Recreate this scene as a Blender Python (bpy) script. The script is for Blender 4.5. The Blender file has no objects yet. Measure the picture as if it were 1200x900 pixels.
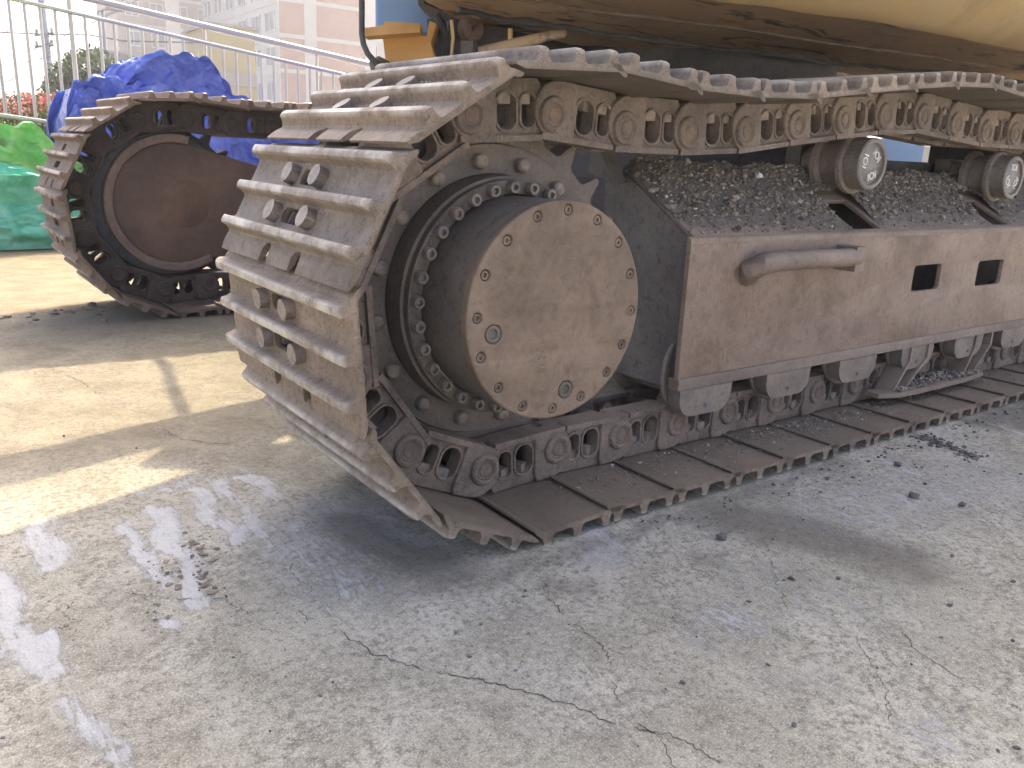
import bpy, bmesh, math, random
import numpy as np
from mathutils import Vector, Matrix, noise
random.seed(7); np.random.seed(7)
S = bpy.context.scene; C = S.collection
R = math.radians; PI = math.pi

# ------------------------------------------------------------------ camera
CAM = Vector((-0.9604, -1.4033, 0.7195))
cr = Vector((0.80634, -0.58994, 0.04229)); cu = Vector((0.12515, 0.24007, 0.96265)); cf = Vector((0.57806, 0.77093, -0.26741))
cam = bpy.data.cameras.new('camera'); co = bpy.data.objects.new('camera', cam); C.objects.link(co)
m = Matrix((cr, cu, -cf)).transposed().to_4x4(); m.translation = CAM; co.matrix_world = m
cam.sensor_width = 36; cam.lens = 29.385; cam.clip_start = .02; cam.clip_end = 1500
S.camera = co

# ------------------------------------------------------------------ sky and sun
SUNDIR = Vector((0.75, 0.70, 1.0)).normalized()
elev = math.asin(SUNDIR.z); az = math.atan2(SUNDIR.x, SUNDIR.y)
w = bpy.data.worlds.new('World'); S.world = w; w.use_nodes = True
nt = w.node_tree; bg = nt.nodes['Background']
sky = nt.nodes.new('ShaderNodeTexSky'); sky.sky_type = 'NISHITA'; sky.sun_disc = False
sky.sun_elevation = elev; sky.sun_rotation = az; sky.air_density = .45; sky.dust_density = 6.0; sky.ozone_density = .0
nt.links.new(sky.outputs[0], bg.inputs[0]); bg.inputs[1].default_value = 0.15
sl = bpy.data.lights.new('sun', 'SUN'); sl.energy = 2.0; sl.angle = R(.6); sl.color = (1, .86, .58)
so = bpy.data.objects.new('sun', sl); C.objects.link(so); so.rotation_euler = SUNDIR.to_track_quat('Z', 'Y').to_euler()
S.view_settings.view_transform = 'Standard'; S.view_settings.look = 'None'; S.view_settings.gamma = 1
S.view_settings.exposure = 2.3

def at(px, py, depth):
    """world point seen at photograph pixel (1200 x 900) at a given depth: used for the distant setting only"""
    return CAM + (cf + cr * ((px - 600) / 979.5) - cu * ((py - 450) / 979.5)) * depth

# ------------------------------------------------------------------ materials
MATS = {}
def nodes(name):
    mt = bpy.data.materials.new(name); mt.use_nodes = True; n = mt.node_tree; b = n.nodes['Principled BSDF']
    MATS[name] = mt; return mt, n, b
def nn(n, t, **k):
    x = n.nodes.new(t)
    for a, v in k.items():
        if a in x.inputs: x.inputs[a].default_value = v
        else: setattr(x, a, v)
    return x
def L(n, a, b): n.links.new(a, b)
def ramp(n, fac, stops):
    r = n.nodes.new('ShaderNodeValToRGB'); e = r.color_ramp.elements
    while len(e) < len(stops): e.new(.5)
    for i, (p, c) in enumerate(stops):
        e[i].position = p; e[i].color = (*c, 1) if isinstance(c, tuple) else (c, c, c, 1)
    L(n, fac, r.inputs[0]); return r.outputs[0]
def mix(n, f, a, b):
    x = n.nodes.new('ShaderNodeMix'); x.data_type = 'RGBA'
    for s, v in ((x.inputs[0], f), (x.inputs[6], a), (x.inputs[7], b)):
        if isinstance(v, (int, float)): s.default_value = v
        elif isinstance(v, tuple): s.default_value = (*v, 1)
        else: L(n, v, s)
    return x.outputs[2]
def mth(n, op, a, b=0.0, clamp=False):
    x = n.nodes.new('ShaderNodeMath'); x.operation = op; x.use_clamp = clamp
    for s, v in ((x.inputs[0], a), (x.inputs[1], b)):
        if isinstance(v, (int, float)): s.default_value = v
        else: L(n, v, s)
    return x.outputs[0]
def noi(n, vec, scale, detail=6, rough=.6, dist=0.0):
    x = nn(n, 'ShaderNodeTexNoise', Scale=scale, Detail=detail, Roughness=rough, Distortion=dist); L(n, vec, x.inputs['Vector']); return x.outputs[0]
def coords(n, rand=True):
    tc = nn(n, 'ShaderNodeTexCoord')
    if not rand: return tc.outputs['Object']
    oi = nn(n, 'ShaderNodeObjectInfo'); a = nn(n, 'ShaderNodeVectorMath', operation='MULTIPLY_ADD')
    L(n, oi.outputs['Random'], a.inputs[0]); a.inputs[1].default_value = (37.1, 51.7, 23.3); L(n, tc.outputs['Object'], a.inputs[2])
    return a.outputs[0]
def bump(n, b, h, strength, dist):
    x = nn(n, 'ShaderNodeBump', Strength=strength, Distance=dist); L(n, h, x.inputs['Height']); L(n, x.outputs[0], b.inputs['Normal'])

def steel(name, a, b2, dust, sc=9, rough=(.55, .85), metal=0.0, dustamt=.5, bmp=.5, wear=None, pits=True, up=.35, pk=1.0):
    gq = lambda c_: (c_[0]*.97, c_[1]*1.02, c_[2]*1.17) if pits else c_
    a, b2, dust = gq(a), gq(b2), gq(dust)
    mt, n, b = nodes(name); v = coords(n)
    big = noi(n, v, sc, 8, .62, .3); fine = noi(n, v, sc * 9, 8, .78); vf = noi(n, v, sc * 45, 4, .75)
    col = mix(n, ramp(n, big, [(.35, 0.), (.65, 1.)]), a, b2)
    d = ramp(n, mth(n, 'ADD', mth(n, 'MULTIPLY', big, .5), mth(n, 'MULTIPLY', fine, .55)), [(.45, 0.), (.66, 1.)])
    g = nn(n, 'ShaderNodeNewGeometry'); sx = nn(n, 'ShaderNodeSeparateXYZ'); L(n, g.outputs['Normal'], sx.inputs[0])
    upm = mth(n, 'MULTIPLY', ramp(n, sx.outputs[2], [(.25, 0.), (.95, 1.)]), up)
    dd = mth(n, 'ADD', mth(n, 'MULTIPLY', d, dustamt), upm, True)
    col = mix(n, dd, col, dust)
    mpx = nn(n, 'ShaderNodeMapping'); mpx.inputs['Scale'].default_value = (5, 5, .35); mpx.inputs['Rotation'].default_value = (0, .5, 0); L(n, v, mpx.inputs[0])
    scr = noi(n, mpx.outputs[0], 60, 3, .5, .3)
    col = mix(n, mth(n, 'MULTIPLY', ramp(n, scr, [(.66, 0.), (.70, 1.)]), .35 if pits else 0), col, tuple(min(1, x*1.5) for x in dust))
    grime = noi(n, v, sc*.45, 6, .65, .6)
    col = mix(n, mth(n, 'MULTIPLY', ramp(n, grime, [(.50, 0.), (.66, 1.)]), .42), col, (a[0]*.5, a[1]*.5, a[2]*.52))
    if pits:
        col = mix(n, mth(n, 'MULTIPLY', ramp(n, fine, [(.36, 1.), (.47, 0.)]), .6*pk), col, (a[0]*.35, a[1]*.33, a[2]*.33))
        col = mix(n, mth(n, 'MULTIPLY', ramp(n, vf, [(.56, 0.), (.66, 1.)]), .4*pk), col, tuple(min(1, x*1.5) for x in dust))
    oi2 = nn(n, 'ShaderNodeObjectInfo'); hv = nn(n, 'ShaderNodeHueSaturation'); mr = nn(n, 'ShaderNodeMapRange'); L(n, oi2.outputs['Random'], mr.inputs[0]); mr.inputs[3].default_value = .88; mr.inputs[4].default_value = 1.10
    L(n, mr.outputs[0], hv.inputs['Value']); L(n, mr.outputs[0], hv.inputs['Saturation']); L(n, col, hv.inputs['Color']); col = hv.outputs[0]
    rr = nn(n, 'ShaderNodeMapRange'); L(n, fine, rr.inputs[0]); rr.inputs[3].default_value = rough[0]; rr.inputs[4].default_value = rough[1]
    ro = rr.outputs[0]
    if wear:
        lo, hi, wc = wear; tc = nn(n, 'ShaderNodeTexCoord'); s2 = nn(n, 'ShaderNodeSeparateXYZ'); L(n, tc.outputs['Object'], s2.inputs[0])
        wm = nn(n, 'ShaderNodeMapRange'); L(n, s2.outputs[2], wm.inputs[0]); wm.inputs[1].default_value = lo; wm.inputs[2].default_value = hi
        wz = mth(n, 'MULTIPLY', wm.outputs[0], ramp(n, noi(n, v, 7, 8, .7), [(.42, .10), (.60, .95)]))
        col = mix(n, wz, col, wc)
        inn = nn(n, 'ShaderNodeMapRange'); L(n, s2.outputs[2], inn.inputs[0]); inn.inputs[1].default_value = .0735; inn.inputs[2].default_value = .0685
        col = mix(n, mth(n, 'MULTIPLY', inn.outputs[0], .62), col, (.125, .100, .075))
        ro = mix(n, wz, ro, (.42, .42, .42))
        L(n, mth(n, 'MULTIPLY', wz, .45), b.inputs['Metallic'])
    else: b.inputs['Metallic'].default_value = metal
    L(n, col, b.inputs['Base Color']); L(n, ro, b.inputs['Roughness'])
    bump(n, b, mth(n, 'ADD', mth(n, 'MULTIPLY', big, .6), mth(n, 'ADD', mth(n, 'MULTIPLY', fine, .5), mth(n, 'MULTIPLY', vf, .2))), bmp, .006)
    return mt

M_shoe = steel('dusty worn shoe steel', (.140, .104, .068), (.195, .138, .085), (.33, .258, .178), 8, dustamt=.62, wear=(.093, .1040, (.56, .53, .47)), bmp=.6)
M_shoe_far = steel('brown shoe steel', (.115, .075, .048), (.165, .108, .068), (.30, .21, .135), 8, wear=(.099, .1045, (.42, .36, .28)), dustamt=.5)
M_link = steel('greasy dark link steel', (.118, .092, .068), (.185, .136, .096), (.32, .25, .18), 12, dustamt=.45, bmp=.7, up=.4)
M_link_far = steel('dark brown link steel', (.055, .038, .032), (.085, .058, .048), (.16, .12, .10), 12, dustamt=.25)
M_pin = steel('rusty pin end', (.125, .090, .062), (.19, .135, .09), (.30, .225, .15), 40, dustamt=.4)
M_boltd = steel('dull grey bolt', (.17, .135, .10), (.25, .195, .14), (.50, .43, .34), 60, rough=(.35, .6), metal=.3, dustamt=.4)
M_cover = steel('rust brown cover', (.135, .092, .056), (.195, .132, .080), (.29, .215, .14), 7, dustamt=.45, bmp=.25, up=.1, pk=.5)
M_drum = steel('grey brown drum', (.105, .090, .068), (.150, .120, .088), (.23, .195, .15), 6, dustamt=.4, bmp=.25)
M_hub = steel('oily hub steel', (.090, .076, .060), (.145, .110, .080), (.25, .205, .155), 12, rough=(.4, .75), dustamt=.3, up=.25)
M_frame = steel('rust brown frame plate', (.165, .114, .076), (.225, .160, .108), (.32, .255, .185), 5, dustamt=.45, bmp=.22, up=.25, pk=.5)
M_framed = steel('dark grey frame plate', (.075, .070, .062), (.110, .098, .082), (.19, .165, .135), 5, dustamt=.3, bmp=.2)
M_disc = steel('rusty motor guard', (.085, .060, .048), (.175, .085, .055), (.18, .14, .11), 3.5, dustamt=.6, bmp=.2, pits=False)
M_ring = steel('rusty guard ring', (.17, .105, .075), (.23, .15, .105), (.32, .23, .165), 8, dustamt=.4, bmp=.2)
M_black = steel('shaded black steel', (.060, .062, .066), (.09, .088, .085), (.14, .13, .12), 5, dustamt=.25, bmp=.2, up=0)
M_yel = steel('faded yellow paint', (.84, .64, .32), (.86, .70, .42), (.70, .58, .40), 4, rough=(.4, .6), dustamt=.25, bmp=.06, pits=False, up=0)
M_orange = steel('old orange paint', (.60, .34, .10), (.66, .40, .15), (.55, .38, .20), 6, rough=(.4, .6), dustamt=.3, bmp=.08, pits=False)
M_hose = steel('grey rubber hose', (.06, .07, .085), (.09, .10, .12), (.15, .16, .18), 20, dustamt=.2, bmp=.1, pits=False)
M_roller = steel('greasy roller steel', (.135, .108, .082), (.20, .155, .113), (.33, .265, .195), 14, rough=(.4, .7), dustamt=.35)
M_rface = steel('bare grey roller cap', (.17, .155, .13), (.23, .21, .18), (.33, .30, .26), 25, rough=(.35, .6), dustamt=.3, metal=.2)

def simple(name, col, rough=.7, metal=0., sc=6, var=.25, bmp=.1):
    mt, n, b = nodes(name); v = coords(n); x = noi(n, v, sc, 6, .6)
    c2 = tuple(min(1, c * (1 + var)) for c in col); c1 = tuple(c * (1 - var) for c in col)
    L(n, mix(n, ramp(n, x, [(.35, 0.), (.65, 1.)]), c1, c2), b.inputs['Base Color'])
    b.inputs['Roughness'].default_value = rough; b.inputs['Metallic'].default_value = metal
    if bmp: bump(n, b, x, bmp, .01)
    return mt
M_mark = simple('chalky raised mark', (.80, .78, .74), .6, 0, 60, .2)
M_steelrail = simple('stainless rail', (.42, .40, .36), .32, .75, 4, .08, 0)
M_blue = simple('blue paint', (.13, .24, .46), .5, 0, 3, .12, 0)
M_white = simple('white panel', (.36, .35, .32), .6, 0, 5, .1, 0)
M_stone = simple('dark grit', (.12, .115, .11), .85, 0, 30, .5, .2)
M_clod = simple('dry mud clod', (.20, .165, .13), .95, 0, 25, .3, .4)

# dirty under-skirt: yellow paint, brown grime and black crust in large torn patches
mt, n, b = nodes('grimy yellow skirt'); v = coords(n, False)
x1 = noi(n, v, 1.7, 8, .65, .8); x2 = noi(n, v, 9, 7, .7, .4)
mp = nn(n, 'ShaderNodeMapping'); mp.inputs['Scale'].default_value = (.6, 2.2, 1); mp.inputs['Rotation'].default_value = (0, 0, .35); L(n, v, mp.inputs[0])
x3 = noi(n, mp.outputs[0], 2.6, 8, .7, 1.2)
c0 = mix(n, ramp(n, x1, [(.38, 0.), (.60, 1.)]), (.62, .49, .39), (.74, .58, .40))
c0 = mix(n, ramp(n, x3, [(.56, 0.), (.63, 1.)]), c0, (.14, .125, .11))
c0 = mix(n, mth(n, 'MULTIPLY', ramp(n, x2, [(.55, 0.), (.68, 1.)]), .6), c0, (.28, .225, .18))
L(n, c0, b.inputs['Base Color']); b.inputs['Roughness'].default_value = .75; bump(n, b, mth(n, 'ADD', x3, x2), .4, .02)
M_skirt = mt

# ------------------------------------------------------------------ mesh helpers
def setp(o, kw):
    for k, v in kw.items(): o[k] = v
def mkobj(name, me, mat=None, parent=None, M=None, **kw):
    o = bpy.data.objects.new(name, me); C.objects.link(o)
    if mat is not None and me is not None and not me.materials: me.materials.append(mat)
    if parent: o.parent = parent
    if M is not None: o.matrix_basis = M
    setp(o, kw); return o
def empty(name, loc, **kw):
    o = bpy.data.objects.new(name, None); C.objects.link(o); o.location = loc; o.empty_display_size = .1; setp(o, kw); return o
def tomesh(bm, name='mesh', smooth=None):
    bmesh.ops.recalc_face_normals(bm, faces=bm.faces)
    me = bpy.data.meshes.new(name); bm.to_mesh(me); bm.free()
    if smooth is not None:
        me.shade_smooth(); me.set_sharp_from_angle(angle=R(smooth))
    return me
def bev(bm, wdt, seg=2, ang=30):
    es = [e for e in bm.edges if e.is_manifold and e.calc_face_angle(0) > R(ang)]
    bmesh.ops.bevel(bm, geom=es, offset=wdt, segments=seg, affect='EDGES', profile=.6, clamp_overlap=True)
def box(bm, x0, x1, y0, y1, z0, z1, M=None):
    vs = [bm.verts.new((x, y, z)) for x in (x0, x1) for y in (y0, y1) for z in (z0, z1)]
    for f in ((0, 1, 3, 2), (4, 6, 7, 5), (0, 4, 5, 1), (2, 3, 7, 6), (0, 2, 6, 4), (1, 5, 7, 3)): bm.faces.new([vs[i] for i in f])
    if M is not None: bmesh.ops.transform(bm, matrix=M, verts=vs)
    return vs
def prism(bm, pts, a, b, plane='xz', M=None):
    """polygon pts in a plane, extruded from a to b along the third axis"""
    def P(p, t):
        return {'xz': (p[0], t, p[1]), 'xy': (p[0], p[1], t), 'yz': (t, p[0], p[1])}[plane]
    v0 = [bm.verts.new(P(p, a)) for p in pts]; v1 = [bm.verts.new(P(p, b)) for p in pts]; k = len(pts)
    bm.faces.new(v0); bm.faces.new(v1[::-1])
    for i in range(k): bm.faces.new((v0[i], v0[(i+1) % k], v1[(i+1) % k], v1[i]))
    if M is not None: bmesh.ops.transform(bm, matrix=M, verts=v0 + v1)
    return v0 + v1
def lathe(bm, prof, seg=64, axis='y', cx=0, cz=0, closed=True):
    """profile of (radius, y) turned about an axis parallel to y through (cx, cz)"""
    rings = []
    for r_, y in prof:
        if r_ < 1e-6: rings.append([bm.verts.new((cx, y, cz))])
        else: rings.append([bm.verts.new((cx + r_*math.cos(2*PI*i/seg), y, cz + r_*math.sin(2*PI*i/seg))) for i in range(seg)])
    for a, b in zip(rings, rings[1:]):
        for i in range(seg):
            j = (i+1) % seg
            if len(a) == 1 and len(b) == 1: continue
            if len(a) == 1: bm.faces.new((a[0], b[i], b[j]))
            elif len(b) == 1: bm.faces.new((a[i], a[j], b[0]))
            else: bm.faces.new((a[i], a[j], b[j], b[i]))
def tube(bm, pts, rad, seg=10, caps=True):
    pts = [Vector(p) for p in pts]; rings = []; up = Vector((0, 0, 1))
    for i, p in enumerate(pts):
        t = (pts[min(i+1, len(pts)-1)] - pts[max(i-1, 0)]).normalized()
        if abs(t.dot(up)) > .95: up = Vector((1, 0, 0)) if abs(t.x) < .9 else Vector((0, 1, 0))
        a = t.cross(up).normalized(); b_ = t.cross(a).normalized(); rr = rad[i] if isinstance(rad, (list, tuple)) else rad
        up = -b_ if False else up
        rings.append([bm.verts.new(p + a*rr*math.cos(2*PI*k/seg) + b_*rr*math.sin(2*PI*k/seg)) for k in range(seg)])
    for a, b_ in zip(rings, rings[1:]):
        for k in range(seg): bm.faces.new((a[k], a[(k+1) % seg], b_[(k+1) % seg], b_[k]))
    if caps: bm.faces.new(rings[0]); bm.faces.new(rings[-1][::-1])
def tubemesh(pts, rad, seg=10):
    bm = bmesh.new(); tube(bm, pts, rad, seg); return tomesh(bm, 'tube', 50)
def rrect(x0, x1, y0, y1, r, k=4):
    out = []
    for cx, cy, a0 in ((x1-r, y1-r, 0), (x0+r, y1-r, 90), (x0+r, y0+r, 180), (x1-r, y0+r, 270)):
        for i in range(k+1): a = R(a0 + 90*i/k); out.append((cx + r*math.cos(a), cy + r*math.sin(a)))
    return out
def circ(cx, cy, r, k=16, a0=0, a1=360):
    full = a1 - a0 >= 360
    return [(cx + r*math.cos(R(a0+(a1-a0)*i/(k if full else k-1))), cy + r*math.sin(R(a0+(a1-a0)*i/(k if full else k-1)))) for i in range(k)]
def plate(outlines, th, bevel=.002, bres=1):
    """flat plate with holes: 2-D outlines in (x, z), thickness th centred on y = 0"""
    cu_ = bpy.data.curves.new('c', 'CURVE'); cu_.dimensions = '2D'; cu_.fill_mode = 'BOTH'
    for o in outlines:
        s = cu_.splines.new('POLY'); s.points.add(len(o)-1); s.use_cyclic_u = True
        for p, q in zip(s.points, o): p.co = (q[0], q[1], 0, 1)
    cu_.extrude = th/2 - bevel; cu_.bevel_depth = bevel; cu_.bevel_resolution = bres; cu_.offset = -bevel
    ob = bpy.data.objects.new('c', cu_); C.objects.link(ob)
    dg = bpy.context.evaluated_depsgraph_get(); me = bpy.data.meshes.new_from_object(ob.evaluated_get(dg))
    bpy.data.objects.remove(ob); bpy.data.curves.remove(cu_)
    me.transform(Matrix.Rotation(PI/2, 4, 'X')); me.materials.clear()
    bm = bmesh.new(); bm.from_mesh(me); bmesh.ops.remove_doubles(bm, verts=bm.verts, dist=1e-5); bpy.data.meshes.remove(me)
    return bm
def join(dst, src, M=None):
    me = bpy.data.meshes.new('t'); src.to_mesh(me); src.free()
    if M is not None: me.transform(M)
    dst.from_mesh(me); bpy.data.meshes.remove(me)
def T(x, y, z): return Matrix.Translation((x, y, z))
def boolean(me, cutter_bm):
    cm = tomesh(cutter_bm); a = bpy.data.objects.new('a', me); c = bpy.data.objects.new('c', cm); C.objects.link(a); C.objects.link(c)
    md = a.modifiers.new('b', 'BOOLEAN'); md.object = c; md.operation = 'DIFFERENCE'; md.solver = 'EXACT'
    dg = bpy.context.evaluated_depsgraph_get(); out = bpy.data.meshes.new_from_object(a.evaluated_get(dg))
    bpy.data.objects.remove(a); bpy.data.objects.remove(c); return out
def hexbolt(r, h, dome=.3):
    bm = bmesh.new(); ps = [(r*math.cos(PI/3*i), r*math.sin(PI/3*i)) for i in range(6)]
    prism(bm, ps, 0, h, 'xy'); bev(bm, r*.16, 2, 40); return tomesh(bm, 'bolt', 35)
def roundbolt(r, h, socket=True):
    bm = bmesh.new(); p = [(r, 0), (r, h*.75), (r*.86, h)]
    if socket: p += [(r*.5, h), (r*.45, h*.45), (0, h*.45)]
    else: p += [(r*.5, h*1.15), (0, h*1.2)]
    lathe(bm, [(a, -b_) for a, b_ in p], 14); return tomesh(bm, 'bolt', 40)   # points towards -y

# ------------------------------------------------------------------ the ground: one sheet, fine near the camera
WH = [([(-0.667,.218),(-.666,-.048)],.022,.9),([(-.598,.271),(-.612,.027),(-.624,-.153)],.026,1),([(-.509,.30),(-.511,.054)],.024,.9),([(-.443,.35),(-.463,.042)],.022,.8),
([(-.398,.347),(-.369,.218)],.035,.7),([(-.791,.293),(-.809,.125)],.036,.8),([(-.881,.126),(-.878,-.065),(-.869,-.206)],.032,.9),([(-.853,-.297),(-.811,-.471)],.022,.75),
([(-.694,-.181),(-.694,-.192)],.02,.9),([(-.838,-.112),(-.835,-.178)],.016,.9),([(-.603,.334),(-.499,.36)],.03,.6),([(.095,-.299),(.047,-.376)],.05,.65),
([(.018,-.65),(.074,-.656)],.07,.45),([(-.291,.049),(-.261,-.147)],.10,.6),([(-.422,.035),(-.398,-.248)],.10,.5),([(-.292,-.623),(-.243,-.378)],.16,.25),
([(1.045,-.287),(1.004,-.453)],.010,.9),([(1.622,-.315),(1.597,-.454)],.008,1),([(.581,-.471),(1.178,-.593)],.17,.45),([(.31,-.723),(.231,-.604)],.14,.35),
([(-.022,-.797),(.06,-.825)],.06,.3),([(.059,-.981),(.108,-1.002)],.04,.5),([(.2,-.33),(.9,-.34)],.05,.35),([(-.15,-.33),(-.32,-.2)],.05,.4)]
DK = [([(.40,-.388),(.533,-.673)],.085,.9),([(.187,-.461),(.202,-.491)],.03,.6),([(-.097,-.401),(-.065,-.455)],.03,.5),([(1.311,-.294),(1.26,-.484)],.018,.8),
([(1.847,-.288),(1.678,-.42)],.05,.9),([(-.30,.0),(-.25,-.28)],.07,.8),([(-.33,-.1),(-.36,-.30)],.05,.35),([(-.2,-.33),(.9,-.30)],.03,.5),([(1.6,-.33),(2.6,-.32)],.06,.8),([(-.45,2.2),(.3,2.15)],.1,.6)]  # stains and scrapes, plus dark strips under the front shoe and along the tracks
def capsule(X0, Y0, pts, wd, s):
    r5 = np.random.RandomState(int(abs(pts[0][0])*1000)); X = X0.copy(); Y = Y0.copy(); out = np.zeros_like(X)
    for fq, am in ((31, .0045), (67, .0030), (140, .0016)):
        for _ in range(3):
            a = r5.rand()*6.28; p_ = r5.rand()*6.28; ph = fq*(X0*math.cos(a)+Y0*math.sin(a))+p_; X = X+am*np.sin(ph); Y = Y+am*1.8*np.cos(ph*1.3)
    if len(pts) == 1: pts = pts*2
    for (ax, ay), (bx, by) in zip(pts, pts[1:]):
        dx, dy = bx-ax, by-ay; l2 = dx*dx+dy*dy + 1e-9
        t = np.clip(((X-ax)*dx + (Y-ay)*dy)/l2, 0, 1); d = np.hypot(X-ax-t*dx, Y-ay-t*dy)/wd
        out = np.maximum(out, s*np.clip(1.25 - .75*d, 0, 1))
    return out
xs = np.concatenate([-np.geomspace(1.3, 700, 26)[::-1], np.arange(-1.28, 2.4, .011), np.geomspace(2.42, 700, 26)])
ys = np.concatenate([-np.geomspace(1.3, 700, 24)[::-1], np.arange(-1.28, 1.8, .011), np.geomspace(1.82, 700, 34)])
X, Y = np.meshgrid(xs, ys, indexing='ij'); nx, ny = X.shape
near = np.clip(1 - np.maximum(np.abs(X-.5)-1.9, np.abs(Y-.3)-1.6)/1.0, 0, 1)
rng = np.random.RandomState(3); Z = np.zeros_like(X)
for fq, am in ((2.1, .0022), (4.7, .0013), (11, .0007), (23, .0004)):
    for _ in range(5):
        a = rng.rand()*2*PI; Z += am*np.sin(fq*(X*math.cos(a)+Y*math.sin(a))*2 + rng.rand()*9)*.5
Z *= near
Wm = np.zeros_like(X); Dm = np.zeros_like(X)
for p_, w_, s_ in WH: Wm = np.maximum(Wm, capsule(X, Y, p_, w_*(.85 if w_ < .04 else 1), s_))
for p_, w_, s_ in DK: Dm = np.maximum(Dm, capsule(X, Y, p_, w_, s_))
# scrape marks scratched into the slab are a hair lower
Z -= .0015*np.clip(Wm-.5, 0, 1)
Z = Z - .004
me = bpy.data.meshes.new('ground')
idx = np.arange(nx*ny).reshape(nx, ny)
F = np.stack([idx[:-1, :-1], idx[1:, :-1], idx[1:, 1:], idx[:-1, 1:]], -1).reshape(-1, 4)
me.from_pydata(np.stack([X, Y, Z], -1).reshape(-1, 3).tolist(), [], F.tolist()); me.shade_smooth()
for nm, arr in (('white_mark', Wm), ('dark_mark', Dm)):
    at_ = me.attributes.new(nm, 'FLOAT', 'POINT'); at_.data.foreach_set('value', arr.reshape(-1).astype(np.float32))
mt, n, b = nodes('weathered concrete'); v = coords(n, False)
big = noi(n, v, .9, 8, .6, .5); mid = noi(n, v, 7.5, 10, .74, .5); fine = noi(n, v, 75, 8, .76); vf = noi(n, v, 330, 4, .75); patch = noi(n, v, 2.3, 9, .68, .9)
vo = nn(n, 'ShaderNodeTexVoronoi', Scale=150.0); L(n, v, vo.inputs['Vector'])
col = mix(n, ramp(n, mid, [(.38, 0.), (.62, 1.)]), (.268, .246, .190), (.49, .46, .378))
col = mix(n, mth(n, 'MULTIPLY', ramp(n, big, [(.42, 0.), (.62, 1.)]), .45), col, (.40, .395, .31))
whn = mth(n, 'ADD', mth(n, 'MULTIPLY', patch, .5), mth(n, 'MULTIPLY', fine, .5))
col = mix(n, mth(n, 'MULTIPLY', ramp(n, whn, [(.49, 0.), (.57, 1.)]), .60), col, (.68, .65, .58))
col = mix(n, mth(n, 'MULTIPLY', ramp(n, noi(n, v, 3.1, 6, .6, .3), [(.56, 0.), (.68, 1.)]), .35), col, (.25, .27, .185))
col = mix(n, mth(n, 'MULTIPLY', ramp(n, fine, [(.40, 1.), (.48, 0.)]), .62), col, (.13, .118, .095))
col = mix(n, mth(n, 'MULTIPLY', ramp(n, vf, [(.54, 0.), (.60, 1.)]), .5), col, (.78, .74, .65))
col = mix(n, mth(n, 'MULTIPLY', ramp(n, vo.outputs[0], [(.10, 1.), (.2, 0.)]), .0), col, (.1, .1, .1))
col = mix(n, mth(n, 'MULTIPLY', ramp(n, vf, [(.38, 1.), (.45, 0.)]), .5), col, (.16, .145, .115))
# far sandy part, its colour darkened further to hold down the sunlit brightness
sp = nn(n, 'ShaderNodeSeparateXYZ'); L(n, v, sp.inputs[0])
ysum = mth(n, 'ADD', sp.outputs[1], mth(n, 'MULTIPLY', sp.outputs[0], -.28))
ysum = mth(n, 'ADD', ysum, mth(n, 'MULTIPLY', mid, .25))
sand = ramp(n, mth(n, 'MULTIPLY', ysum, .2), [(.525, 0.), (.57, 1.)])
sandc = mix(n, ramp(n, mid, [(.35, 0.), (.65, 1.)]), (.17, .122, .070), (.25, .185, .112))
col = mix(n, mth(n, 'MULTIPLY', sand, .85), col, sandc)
warm_dim = ramp(n, mth(n, 'MULTIPLY', sp.outputs[1], .5), [(.03, 0.), (.36, 1.)])  # browner ground, also darkened in colour where sun falls, to even out sun and shade
col = mix(n, mth(n, 'MULTIPLY', warm_dim, .72), col, mix(n, ramp(n, mid, [(.4, 0.), (.6, 1.)]), (.135, .108, .066), (.205, .166, .100)))
wa = nn(n, 'ShaderNodeAttribute', attribute_name='white_mark'); da = nn(n, 'ShaderNodeAttribute', attribute_name='dark_mark')
# streaky break-up running along the scrape direction
mp = nn(n, 'ShaderNodeMapping'); mp.inputs['Scale'].default_value = (1, .16, 1); L(n, v, mp.inputs[0]); st = noi(n, mp.outputs[0], 110, 6, .75)
brk = mth(n, 'SUBTRACT', mth(n, 'ADD', mth(n, 'MULTIPLY', st, 2.2), mth(n, 'MULTIPLY', noi(n, v, 34, 9, .88), 2.3)), 1.78)
wm = ramp(n, mth(n, 'SUBTRACT', mth(n, 'MULTIPLY', wa.outputs['Fac'], 1.12), brk), [(.0, 0.), (.12, .6), (.45, 1.)])
wsoft = mth(n, 'MULTIPLY', wa.outputs['Fac'], .20)
wall_ = mth(n, 'MAXIMUM', mth(n, 'MULTIPLY', wm, .85), wsoft)
col = mix(n, wall_, col, (.60, .605, .61))
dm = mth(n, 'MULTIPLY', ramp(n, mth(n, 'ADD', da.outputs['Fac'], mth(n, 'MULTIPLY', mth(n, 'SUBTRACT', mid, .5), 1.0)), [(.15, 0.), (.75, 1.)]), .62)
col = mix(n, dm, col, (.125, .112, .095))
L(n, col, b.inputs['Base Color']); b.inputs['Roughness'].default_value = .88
hh = mth(n, 'ADD', mth(n, 'MULTIPLY', mid, 1.0), mth(n, 'ADD', mth(n, 'MULTIPLY', fine, .55), mth(n, 'MULTIPLY', vf, .18)))
hh = mth(n, 'SUBTRACT', hh, mth(n, 'MULTIPLY', wm, .12))
bump(n, b, hh, 1.0, .014)
M_conc = mt
ground = mkobj('ground', me, mt, kind='structure')

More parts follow.
